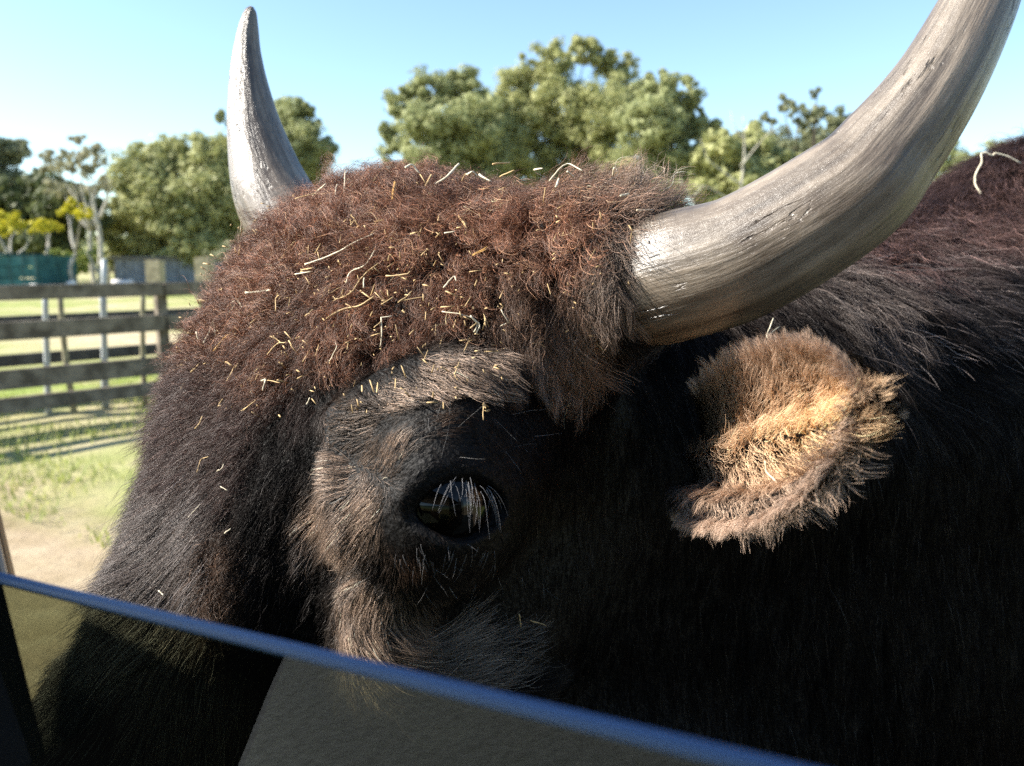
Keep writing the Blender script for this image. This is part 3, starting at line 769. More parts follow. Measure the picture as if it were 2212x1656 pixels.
def build_hair(name, root, nrm, flow, length, lift, curl, freq, clump, tint, rad, npts=7, parent=None, sag=.25, mat=None, clump_div=22, kind='stuff'):
    n = len(root)
    t = flow - nrm * np.sum(flow * nrm, 1)[:, None]
    t = norm(t + 1e-6)
    d0 = norm(t * (1 - lift)[:, None] + nrm * lift[:, None])
    side = norm(np.cross(d0, nrm + 1e-4)); oth = np.cross(d0, side)
    ph = rng.uniform(0, 2 * np.pi, n); fr = freq * rng.uniform(.7, 1.4, n)
    s = np.linspace(0, 1, npts)[None, :, None]
    L = length[:, None, None]
    down = t * .8 - nrm * .6
    pts = root[:, None] + L * (s * d0[:, None] + s ** 2 * sag * down[:, None])
    w = (ph[:, None] + 2 * np.pi * fr[:, None] * s[:, :, 0])
    amp = (curl[:, None] * s[:, :, 0] ** .8)
    pts = pts + side[:, None] * (np.cos(w) * amp)[..., None] + oth[:, None] * (np.sin(w) * amp)[..., None] - (side * np.cos(ph)[:, None] * 0)[:, None]
    if clump is not None and n > 200:
        nc = max(20, n // clump_div)
        ci = rng.choice(n, nc, replace=False)
        kd = KDTree(nc)
        for k, i in enumerate(ci): kd.insert(Vector(root[i]), k)
        kd.balance()
        near = np.fromiter((kd.find(v)[1] for v in root.tolist()), dtype=np.int32, count=n)
        cp = pts[ci[near]]
        cw = (clump[:, None] * np.linspace(0, 1, npts)[None] ** 1.3)[..., None]
        off = np.linalg.norm(root - root[ci[near]], axis=1)
        cw = cw * (off < .03)[:, None, None]
        pts = pts * (1 - cw) + (cp + (root - root[ci[near]])[:, None] * .15) * cw
    hc = bpy.data.hair_curves.new(name)
    hc.add_curves([npts] * n)
    hc.attributes['position'].data.foreach_set('vector', pts.astype(np.float32).ravel())
    ra = hc.attributes.get('radius') or hc.attributes.new('radius', 'FLOAT', 'POINT')
    prof = np.linspace(1, 0, npts)[None] ** .6 * .85 + .15
    ra.data.foreach_set('value', (rad[:, None] * prof).astype(np.float32).ravel())
    ta = hc.attributes.new('tint', 'FLOAT_COLOR', 'CURVE')
    ta.data.foreach_set('color', np.hstack([tint, np.ones((n, 1))]).astype(np.float32).ravel())
    hc.materials.append(mat or FUR)
    o = bpy.data.objects.new(name, hc); COL.objects.link(o)
    if parent is not None: set_parent(o, parent)
    if kind: o['kind'] = kind
    return o

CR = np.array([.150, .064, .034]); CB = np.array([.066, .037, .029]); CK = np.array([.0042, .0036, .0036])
CT = np.array([.20, .142, .105]); CG = np.array([.090, .068, .058]); CN = np.array([.080, .045, .027]); CP = np.array([.075, .042, .036])  # CG greys black hair to carry its sheen in the colour
# px, py, flow x, flow y (down positive), length cm, lift, curl cm, waves, clump, colour, hairs per cm2, radius mm
VAL = [(x, y, -.2, 1, 1.6, .3, .3, 1, .5, CK, 34, .16) for x, y in ((600,1100),(620,1180),(575,1170),(660,1290),(555,1300),(690,1310),(560,1020),(610,935),(690,1390),(600,1400),(540,1400),(665,960),(640,1080),(700,1230),(800,1222))]  # black hair of the valley, also standing for its shadow
CREASE = [(x, y, .6, -.2, .6, .25, .04, .5, .3, CK, 24, .12) for x, y in ((700,978),(760,948),(830,924),(900,903),(980,884),(1060,866))]  # hair blackened along the brow crease to paint its shade
CREASE += [(x, y, .4, .6, 1.3, .3, .15, .8, .4, CK, 30, .15) for x, y in ((650,905),(720,852),(800,816),(880,778),(960,746),(1030,738),(1100,800),(1140,850))]  # shadow line under the forehead wool, painted as black hair
CREASE += [(x, y, .3, .7, .6, .2, .03, .5, .3, CK, 22, .11) for x, y in ((965,985),(920,1050),(892,1115),(1030,930),(1100,905),(1160,950),(1000,1300),(950,1262),(1080,1340),(1150,1400),(895,1190),(1180,880),(1260,880),(1340,880))]  # black hair past the brow rim, also standing for its shaded side
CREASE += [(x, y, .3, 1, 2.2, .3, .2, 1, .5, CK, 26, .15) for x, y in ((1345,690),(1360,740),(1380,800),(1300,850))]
GUIDES = VAL + CREASE + [
 (800,420,-.3,-1,3.4,.8,.9,2,.5,CR,40,.15),(1000,400,0,-1,3.4,.8,.9,2,.5,CR,40,.15),(1200,410,.1,-1,3.4,.8,.9,2,.5,CR,40,.15),(1350,440,.6,-.5,4.2,.6,.6,1.5,.5,CT,36,.16),
 (700,520,-.7,-.5,4,.75,.9,2,.5,CR,42,.15),(900,550,-.3,0,4,.75,.9,2.2,.5,CR,42,.15),(1100,520,.1,.3,4,.75,.9,2.2,.5,CR,42,.15),(1250,520,.3,.7,4.5,.6,.8,1.8,.5,CR*1.1,38,.16),(1350,560,.45,.9,6,.45,.5,1.4,.6,CT,36,.17),
 (600,620,-.8,.1,3.6,.7,.8,2,.5,CR,42,.15),(800,680,-.2,.5,3.8,.65,.8,2,.5,CR*.95,42,.15),(1000,650,0,.8,4.2,.6,.8,1.8,.5,CR,40,.15),(1150,650,0,1,5,.5,.7,1.6,.6,CN*1.1,36,.16),(1280,670,.05,1,3.6,.38,.5,1.3,.65,CT*.9,34,.17),(1380,610,.5,.8,3.0,.35,.4,1.2,.6,CB,34,.16),
 (480,720,-1,0,3.6,.65,.7,2,.5,CR*.8,42,.15),(600,800,-.4,.7,3.2,.55,.6,1.8,.5,CR*.7,42,.15),(750,760,-.1,.8,3.4,.6,.7,1.8,.5,CR*.8,42,.15),(900,730,.2,.8,3.6,.55,.7,1.7,.5,CR*.85,40,.15),(1020,715,.3,.8,4,.45,.6,1.5,.6,CN,38,.16),
 (1150,745,.3,1,3.6,.35,.5,1.2,.7,CT*.9,34,.17),(1230,790,.3,1,5.0,.32,.6,1.0,.85,CT*.85,34,.18),(1190,770,.2,1,4.6,.32,.6,1.0,.85,CT*.8,34,.18),(1320,800,.0,1,5.5,.3,.4,1.2,.6,CK,28,.16),(1400,760,.2,1,3,.3,.3,1.2,.5,CK,24,.16),
 (420,850,-.8,.5,3.8,.5,.4,1.2,.5,CB,42,.15),(550,900,-.5,.8,2.8,.45,.45,1.4,.5,CB,42,.15),(400,980,-.7,.8,3.2,.4,.3,1.0,.55,CB*.85,40,.16),(520,1020,-.5,.9,2.6,.4,.35,1.2,.5,CB*.8,40,.15),
 (330,1100,-.7,.8,3.8,.38,.2,.8,.6,CG,36,.17),(420,1150,-.5,.9,3,.24,.2,.8,.6,CG,36,.17),(300,1230,-.8,.65,4.0,.42,.2,.7,.6,CG,36,.17),(400,1300,-.35,1,3,.2,.15,.7,.6,CG,36,.17),(280,1400,-.5,1,3,.22,.15,.7,.6,CG*.8,30,.17),(200,1500,-.5,1,2.5,.2,.15,.7,.5,CK*1.5,24,.17),(450,1500,-.1,1,2.5,.2,.15,.7,.5,CG*.6,26,.17),
 (478,1190,-.1,1,1.9,.5,.4,1.6,.4,CN*.9,44,.14),(476,1290,-.05,1,2.0,.5,.4,1.6,.4,CN,44,.14),
 (560,1100,-.15,1,2.6,.3,.3,1,.5,CK,34,.16),(630,1000,-.3,.9,2.6,.35,.3,1,.5,CK,34,.16),(590,1250,-.1,1,2.4,.25,.25,1,.5,CK,32,.16),(640,1360,-.1,1,2.4,.25,.25,1,.5,CK,30,.16),(650,900,-.3,.8,2.6,.4,.4,1.2,.5,CB*.6,38,.16),  # more black hair painting the shadow of the valley
 (760,935,.9,-.1,2.0,.3,.12,.6,.45,CT*.8,50,.14),(850,865,.95,.25,2.2,.3,.15,.6,.5,CT*1.1,50,.15),(950,815,.85,.5,2.4,.32,.2,.6,.55,CT*1.15,48,.15),(1050,790,.7,.7,2.6,.32,.25,.7,.65,CT*.8,44,.16),(1090,840,.6,.7,2.4,.3,.2,.7,.6,CG,34,.15),
 (680,1110,-.9,.5,2.0,.35,.1,.5,.45,CT*1.2,52,.14),(725,1010,-.7,.0,1.4,.35,.08,.5,.3,CT*1.1,56,.13),(800,1100,-.7,.5,1.5,.3,.06,.5,.3,CT*1.1,56,.13),(850,975,.4,-.6,1.2,.3,.05,.5,.3,CT*1.1,56,.13),(750,1180,-.6,.8,2.2,.32,.1,.5,.5,CT*1.1,52,.14),(960,905,.8,-.3,1.2,.25,.05,.5,.3,CN*.8,44,.13),(660,1180,-.5,.9,2.2,.3,.15,.5,.5,CG,44,.15),  # left-facing hair of the fold toned lighter, sunlight put into the colour
 (900,1010,.3,-.6,.6,.2,.02,.5,.2,CK,14,.11),(1000,960,.6,-.3,.6,.2,.02,.5,.2,CK,12,.11),(1110,1050,.3,.8,.7,.2,.02,.5,.2,CK,12,.11),(1000,1240,.1,1,.8,.25,.04,.5,.2,CK*2,14,.12),(850,1140,.0,1,.4,.2,.02,.5,.2,CK,8,.1),(1120,1160,.2,1,.8,.2,.03,.5,.2,CK,14,.12),(990,1030,.2,-.6,.35,.2,.0,.5,.0,CK,30,.09),(920,1050,-.3,-.6,.35,.2,.0,.5,.0,CK,30,.09),(1070,1050,.4,-.4,.35,.2,.0,.5,.0,CK,30,.09),(990,1185,0,1,.3,.2,.0,.5,.0,CK,16,.09),(900,1220,-.1,1,1.2,.3,.05,.5,.3,CN*.7,34,.13),
 (785,1275,-.3,.9,1.5,.3,.08,.5,.35,CT*1.1,54,.14),(760,1370,.6,.6,1.8,.28,.08,.5,.4,CT*1.1,52,.14),(850,1420,.9,.25,2.5,.28,.12,.6,.5,CT*.6,48,.15),(950,1420,.95,.0,4,.32,.2,.6,.6,CG*.5,40,.16),(1040,1430,.9,-.3,5,.35,.3,.6,.6,CK*2,32,.17),(1120,1480,.9,.1,4,.3,.3,.7,.5,CK*1.5,24,.17),(850,1560,.6,.7,2.5,.25,.15,.6,.5,CG,30,.16),
 (1200,1000,.1,1,1.0,.2,.05,.5,.3,CK,16,.14),(1200,1200,.1,1,1.2,.2,.05,.5,.3,CK,16,.14),(1300,1330,.1,1,1.5,.2,.08,.5,.4,CK,14,.15),(1350,1000,.1,1,1.5,.2,.08,.5,.4,CK,16,.15),(1450,1300,.1,1,2,.2,.1,.6,.4,CK,12,.17),(1300,1560,.1,1,2,.2,.1,.6,.4,CK,12,.17),(1230,900,.3,.9,1.5,.25,.1,.6,.4,CK,20,.14),(1430,900,.3,1,3,.3,.2,.7,.5,CK,18,.16),
 (1600,1300,.1,1,3.5,.2,.2,.7,.5,CK,8,.22),(1900,1100,.1,1,4,.2,.2,.7,.5,CK,8,.24),(1900,1500,.1,1,4,.2,.2,.7,.5,CK,7,.24),(2150,1000,.1,1,4,.2,.2,.7,.5,CK,8,.24),(2150,1400,.1,1,4,.2,.2,.7,.5,CK,7,.24),(1700,1600,.1,1,3,.2,.2,.7,.5,CK,7,.24),
 (2000,420,-.3,.7,5,.45,.6,1.2,.5,CR*1.2,14,.28),(2150,330,-.2,.6,5.5,.55,.6,1.2,.5,CR*1.5,14,.28),(2205,300,-.1,-.5,6,.7,.6,1.2,.4,CR*1.5,14,.28),(1900,560,-.15,1,6.5,.35,.6,1.0,.6,CP*.8,13,.28),(2050,520,-.1,1,6.5,.4,.8,1.2,.6,CP*.8,13,.28),(2180,480,.0,1,6.5,.4,.8,1.2,.6,CP*.8,13,.28),
 (1850,650,.2,1,7,.3,.6,.9,.6,CG*.55,12,.28),(2000,640,.5,.8,7,.3,.5,.9,.65,CK*4,12,.28),(2150,620,.7,.6,7,.3,.5,.9,.65,CK*4,12,.28),(2000,750,.9,.4,6,.25,.4,.9,.6,CK*1.3,10,.26),(2150,740,.9,.3,6,.25,.4,.9,.6,CK*1.3,10,.26),(1750,760,.3,1,5,.25,.4,.9,.6,CK*1.5,10,.26),
]
def groom():
    gp, rows = [], []
    for g in GUIDES:
        h = hit(g[0], g[1])
        if h is None: print('no hit', g[:2]); continue
        gp.append(h[0])
        fl = RIGHT * g[2] - UP * g[3]
        rows.append([*fl, g[4] / 100, g[5], g[6] / 100, g[7], g[8], *g[9], g[10], g[11] / 1000])
    for p, fl, ln, c in ((SH + BD * .8 + Z1 * .4, BD - Z1 * .2, .05, CB), (SH + BD * 1.3, BD * .5 - Z1, .03, CK), (SH - Z1 * .7, -Z1, .02, CK), (SH + BD * .3 - BS * .4, BD * .5 - Z1, .03, CK), (SH - BD * .3 - BS * .35, BD * .5 - Z1, .04, CK)):
        gp.append(p); rows.append([*fl, ln, .25, .003, .8, .5, *c, 6, .00028])
    return np.array(gp), np.array(rows)
GP, GR = groom()
def interp(p):
    out = np.empty((len(p), GR.shape[1]))
    for a in range(0, len(p), 20000):
        q = p[a:a + 20000]
        d2 = ((q[:, None] - GP[None]) ** 2).sum(-1)
        w = 1 / (d2 + 8e-5) ** 2
        out[a:a + 20000] = (w @ GR) / w.sum(1)[:, None]
    return out
def sample_body():
    T = np.vstack([BQ[:, [0, 1, 2]], BQ[:, [0, 2, 3]]])
    A, B, Cc = BV[T[:, 0]], BV[T[:, 1]], BV[T[:, 2]]
    cr = np.cross(B - A, Cc - A); area = np.linalg.norm(cr, axis=1) / 2
    nn = norm(cr); cen = (A + B + Cc) / 3
    g = interp(cen)
    facing = np.sum(nn * norm(C0 - cen), 1)
    dens = g[:, 11] * 1e4 * np.where(facing < -.25, .22, 1.0)
    dens *= np.where(np.linalg.norm(cen - EYE_C, axis=1) < EYE_R + .0008, 0, 1)
    for hh in (NH, FH):
        dmin = np.full(len(cen), 9.0)
        for q in hh[::4]: dmin = np.minimum(dmin, np.linalg.norm(cen - q[:3], axis=1) - q[3])
        dens *= (dmin > .0)
    far = np.linalg.norm(cen - (SH + BD * .2), axis=1)
    dens *= np.where((cen - SH) @ BD > .35, .25, 1.0) * np.where(cen[:, 2] < .6, .2, 1.0)
    dens *= (1 - .36 * np.clip((g[:, 4] - .42) / .25, 0, 1)) * .85
    cnt = rng.poisson(area * dens)
    ti = np.repeat(np.arange(len(T)), cnt)
    u, v = rng.random(len(ti)), rng.random(len(ti)); f = u + v > 1; u[f], v[f] = 1 - u[f], 1 - v[f]
    p = A[ti] + (B - A)[ti] * u[:, None] + (Cc - A)[ti] * v[:, None]
    return p, ti
VN = np.zeros_like(BV)
fn = np.cross(BV[BQ[:, 2]] - BV[BQ[:, 0]], BV[BQ[:, 3]] - BV[BQ[:, 1]])
for k in range(4): np.add.at(VN, BQ[:, k], fn)
VN = norm(VN)
Q2 = np.vstack([BQ[:, [0, 1, 2]], BQ[:, [0, 2, 3]]])
roots, rti = sample_body()
rn = norm(VN[Q2[rti]].mean(1))
gr = interp(roots)
n = len(roots)
print('hairs', n, time.time() - T0)
jit = rng.normal(0, 1, (n, 3))
flow = norm(gr[:, :3]) + jit * (.10 + .9 * np.clip(gr[:, 4] - .35, 0, .5))[:, None]
hl = gr[:, 3] * rng.uniform(.5, 1.2, n)
fly = rng.random(n) < .03; hl[fly] *= 1.6
lift = np.clip(gr[:, 4] + rng.normal(0, .07, n) + .15 * fly, .05, .95)
mop = np.clip((gr[:, 4] - .42) / .25, 0, 1)
def tuft(p, k):
    q = p * k
    return (np.sin(q[:, 0] + 1.7 * np.sin(q[:, 1] * .8)) + np.sin(q[:, 1] * 1.3 + 1.9 * np.sin(q[:, 2] * .7)) + np.sin(q[:, 2] * 1.1 + 1.5 * np.sin(q[:, 0] * 1.2))) / 3
hl *= 1 + (.30 * tuft(roots, 190) + .18 * tuft(roots, 430)) * (.4 + .6 * mop)
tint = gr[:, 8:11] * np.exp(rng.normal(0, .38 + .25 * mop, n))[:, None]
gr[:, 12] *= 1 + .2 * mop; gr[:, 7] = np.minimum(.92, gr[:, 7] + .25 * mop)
silver = rng.random(n) < .05 + .09 * (np.abs(gr[:, 8] - CT[0]) < .09) * (gr[:, 4] < .42)  # random paler strands painted in as bright streaks of lit hair
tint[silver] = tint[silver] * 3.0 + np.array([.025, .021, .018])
tan = (rng.random(n) < .07) & (mop > .5)  # tan strands carry the wool's sunlit highlights in their colour
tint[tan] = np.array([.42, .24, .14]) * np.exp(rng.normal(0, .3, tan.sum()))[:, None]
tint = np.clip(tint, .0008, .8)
hd = to_head(roots)
is_head = (np.linalg.norm(roots - H(0, .2, -.08), axis=1) < .46) & (roots[:, 0] < .30)
for nm, m in (('head_fur', is_head), ('body_fur', ~is_head)):
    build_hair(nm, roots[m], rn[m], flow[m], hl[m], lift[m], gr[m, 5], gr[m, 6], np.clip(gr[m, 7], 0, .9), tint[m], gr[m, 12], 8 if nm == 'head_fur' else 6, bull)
print('fur built', time.time() - T0)

# ear hair: along the ear towards the tip and fanning over both edges
def ear_fur():
    nt, ns = ES.shape[:2]
    St, Ss = np.gradient(ES, axis=0), np.gradient(ES, axis=1)
    Nn = norm(np.cross(Ss, St)); 
    if np.mean(Nn @ EN) > 0: Nn = -Nn
    def lay(name, n, t, s_, back, ln, lf, cl, col, rad, edge):
        i = np.clip((t * (nt - 1)).astype(int), 0, nt - 1); k = np.clip((s_ * (ns - 1)).astype(int), 0, ns - 1)
        root = ES[i, k] + (Ss[i, k] * (s_ * (ns - 1) - k)[:, None] + St[i, k] * (t * (nt - 1) - i)[:, None])
        nr = Nn[i, k].copy(); root = root + (EN * .0065 if back else 0)
        if back: nr = -nr
        tt = norm(St[i, k]); ss = norm(Ss[i, k]); out_ = (s_ - .5) * 2
        fl = tt * .8 + ss * (np.sign(out_) * np.abs(out_) ** 1.5 * 1.6 * edge)[:, None] + rng.normal(0, .22, (n, 3))
        tint = col * np.exp(rng.normal(0, .28, n))[:, None]
        return build_hair(name, root, nr, fl, ln * rng.uniform(.6, 1.15, n), np.clip(lf + rng.normal(0, .08, n), .05, .9), np.full(n, cl), np.full(n, .8), np.full(n, .65), np.clip(tint, .002, .9), np.full(n, rad), 7, ear, sag=.2, clump_div=14)
    n = 12000
    t = rng.random(n); s_ = rng.random(n)
    mid = np.exp(-(((s_ - .5) / .26) ** 2 + ((t - .55) / .34) ** 2))
    gold = np.array([.80, .53, .30]); edge_c = np.array([.38, .27, .20]); darkc = np.array([.012, .009, .008])
    col = edge_c * (1 - mid)[:, None] + gold * mid[:, None]
    rootk = np.clip((.16 - t) / .16, 0, 1)[:, None]; col = col * (1 - rootk) + darkc * rootk
    lay('ear_hair', n, t, s_, False, (.022 + .009 * mid) * np.where(t > .82, .55, 1), (.30 + .12 * mid) * np.where(t > .82, .7, 1), .0028, col, .00016, 1.0)
    n = 5000
    t = rng.random(n) ** 1.2 * .97; s_ = np.where(rng.random(n) < .5, rng.random(n) * .06, 1 - rng.random(n) * .06)
    lay('ear_fringe', n, t, s_, False, np.where(t > .8, .009, .017), np.full(n, .12), .002, np.tile(edge_c * 1.2, (n, 1)), .00016, 1.6)
    n = 7000
    t = rng.random(n); s_ = rng.random(n)
    lay('ear_back_hair', n, t, s_, True, np.full(n, .016), np.full(n, .2), .001, np.tile(np.array([.012, .008, .006]), (n, 1)), .00018, .5)
ear_fur()
# eyelashes
def lashes():
    up = spline([on_ball(x, y, EYE_R + .006) for x, y in ((925, 1062), (965, 1044), (1010, 1042), (1055, 1062), (1085, 1095))], 60)
    n = 32; i = np.clip((rng.beta(2.8, 1.7, n) * 59).astype(int), 0, 59)
    root = up[i] + rng.normal(0, .0025, (n, 3)); nr = norm(root - EYE_C)
    side = ((i / 59.0) - .55)[:, None]
    fl = -UP[None] * 1.0 + RIGHT[None] * side * 1.0 + rng.normal(0, .22, (n, 3))
    build_hair('eyelashes', root, nr, fl, rng.uniform(.008, .024, n), rng.uniform(.25, .45, n), np.full(n, .0012), np.full(n, .5), None, np.tile([.17, .17, .18], (n, 1)), np.full(n, .00013), 8, eye, sag=.75)
    lo = spline([P(x, y, .56) for x, y in ((880, 1215), (940, 1225), (1000, 1228), (1060, 1215))], 50)
    n = 34; rt, nm, fw = [], [], []
    for k in range(n):
        x = rng.uniform(850, 1070); h = hit(x, 1205 + rng.normal(0, 16) + abs(x - 960) * -.08)
        if h is None: continue
        rt.append(h[0]); nm.append(h[1]); fw.append(-UP + rng.normal(0, .25, 3))
    n = len(rt)
    build_hair('lower_lashes', np.array(rt), np.array(nm), np.array(fw), rng.uniform(.006, .014, n), np.full(n, .4), np.full(n, .0002), np.full(n, .5), None, np.tile([.15, .145, .15], (n, 1)), np.full(n, .00015), 6, eye, sag=.5)
lashes()

# hanging fringe beside the near horn, long cheek tuft, stray bristles round the eye
def tufts():
    def patch(name, box, n, flow, ln, lift, curl, col, rad, sag, jit=.15, clump=.8, div=16):
        rt, nm = [], []
        for k in range(n * 3):
            x, y = rng.uniform(box[0], box[2]), rng.uniform(box[1], box[3]); h = hit(x, y)
            if h is not None: rt.append(h[0]); nm.append(h[1])
            if len(rt) == n: break
        m = len(rt); fl = RIGHT * flow[0] - UP * flow[1] + rng.normal(0, jit, (m, 3))
        tint = np.array(col)[None] * np.exp(rng.normal(0, .5, m))[:, None]
        build_hair(name, np.array(rt), np.array(nm), fl, ln * rng.uniform(.55, 1.1, m), np.clip(rng.normal(lift, .06, m), .1, .9), np.full(m, curl), np.full(m, .9), np.full(m, clump) if m > 200 else None, np.clip(tint, .001, .8), np.full(m, rad), 9, bull, sag=sag, clump_div=div)
    patch('fringe', (1090, 660, 1250, 730), 900, (.25, 1), .034, .55, .004, CT * .9, .00020, .9, .3)
    patch('fringe', (1190, 745, 1265, 785), 420, (.4, 1), .040, .5, .005, CT * .9, .00020, .9, .35)
    patch('fringe', (1260, 480, 1345, 640), 900, (.3, .9), .036, .5, .004, CT * .6, .00019, .7)
    patch('horn_collar', (1290, 450, 1420, 740), 1600, (.8, .35), .024, .4, .003, CK * 3, .00017, .4, .3, .5)
    patch('cheek_tuft', (900, 1380, 1060, 1500), 700, (.95, -.15), .06, .38, .004, [.13, .11, .095], .00020, .2, .2, .5)
    patch('brow_tuft', (900, 770, 1080, 850), 450, (.85, .45), .028, .42, .002, CT * 1.3, .00018, .35, .15, .6)
    patch('bristle', (900, 860, 1180, 1000), 16, (.6, -.3), .026, .5, .0004, [.16, .155, .15], .0001, .1, .7)
    patch('bristle', (880, 1200, 1180, 1330), 26, (.2, .8), .016, .5, .0004, [.16, .155, .15], .0001, .1, .5)
    patch('nose_sheen_strand', (230, 950, 470, 1400), 380, (-.55, .9), .045, .3, .002, [.16, .135, .125], .00017, .3, .18, .3)  # pale strands painting streaks of highlight over the dark nose fur
    patch('mane_strand', (1800, 560, 2205, 760), 200, (.8, .45), .065, .35, .003, [.16, .13, .12], .00035, .2, .3, .4)
tufts()

# the far ear and eye mirror the near ones across the head
REF = Matrix.Translation(Vector(HM)) @ (Matrix.Identity(3) - 2 * Matrix([[HL[i] * HL[j] for j in range(3)] for i in range(3)])).to_4x4() @ Matrix.Translation(-Vector(HM))
for src in (ear, eye):
    o = src.copy(); COL.objects.link(o); o.matrix_basis = (Matrix.Translation(Vector(-HL * .075 - HN * .07 + HU * .03)) if src is ear else Matrix.Identity(4)) @ REF
    for ch in list(src.children):
        c = ch.copy(); COL.objects.link(c); c.parent = o
# ================================================================== STRAW
straw_mats = [simple_mat('straw_white', (.62, .55, .40), .6, .3, .15, 60), simple_mat('straw_tan', (.50, .35, .17), .65, .3, .2, 60), simple_mat('straw_gold', (.52, .29, .08), .65, .3, .2, 60)]
def zc(ox, oy, k):
    return lambda x, y: ((ox + x / k) * .8641, (oy + y / k) * .8641)
zA = zc(400, 430, 2.76); zB = zc(900, 0, 2.208); zC = zc(250, 1000, 3.31); zD = zc(1960, 250, 2.548); zE = zc(1600, 750, 2.366); zF = zc(600, 1350, 1.7015); zG = zc(1150, 600, 3.154)
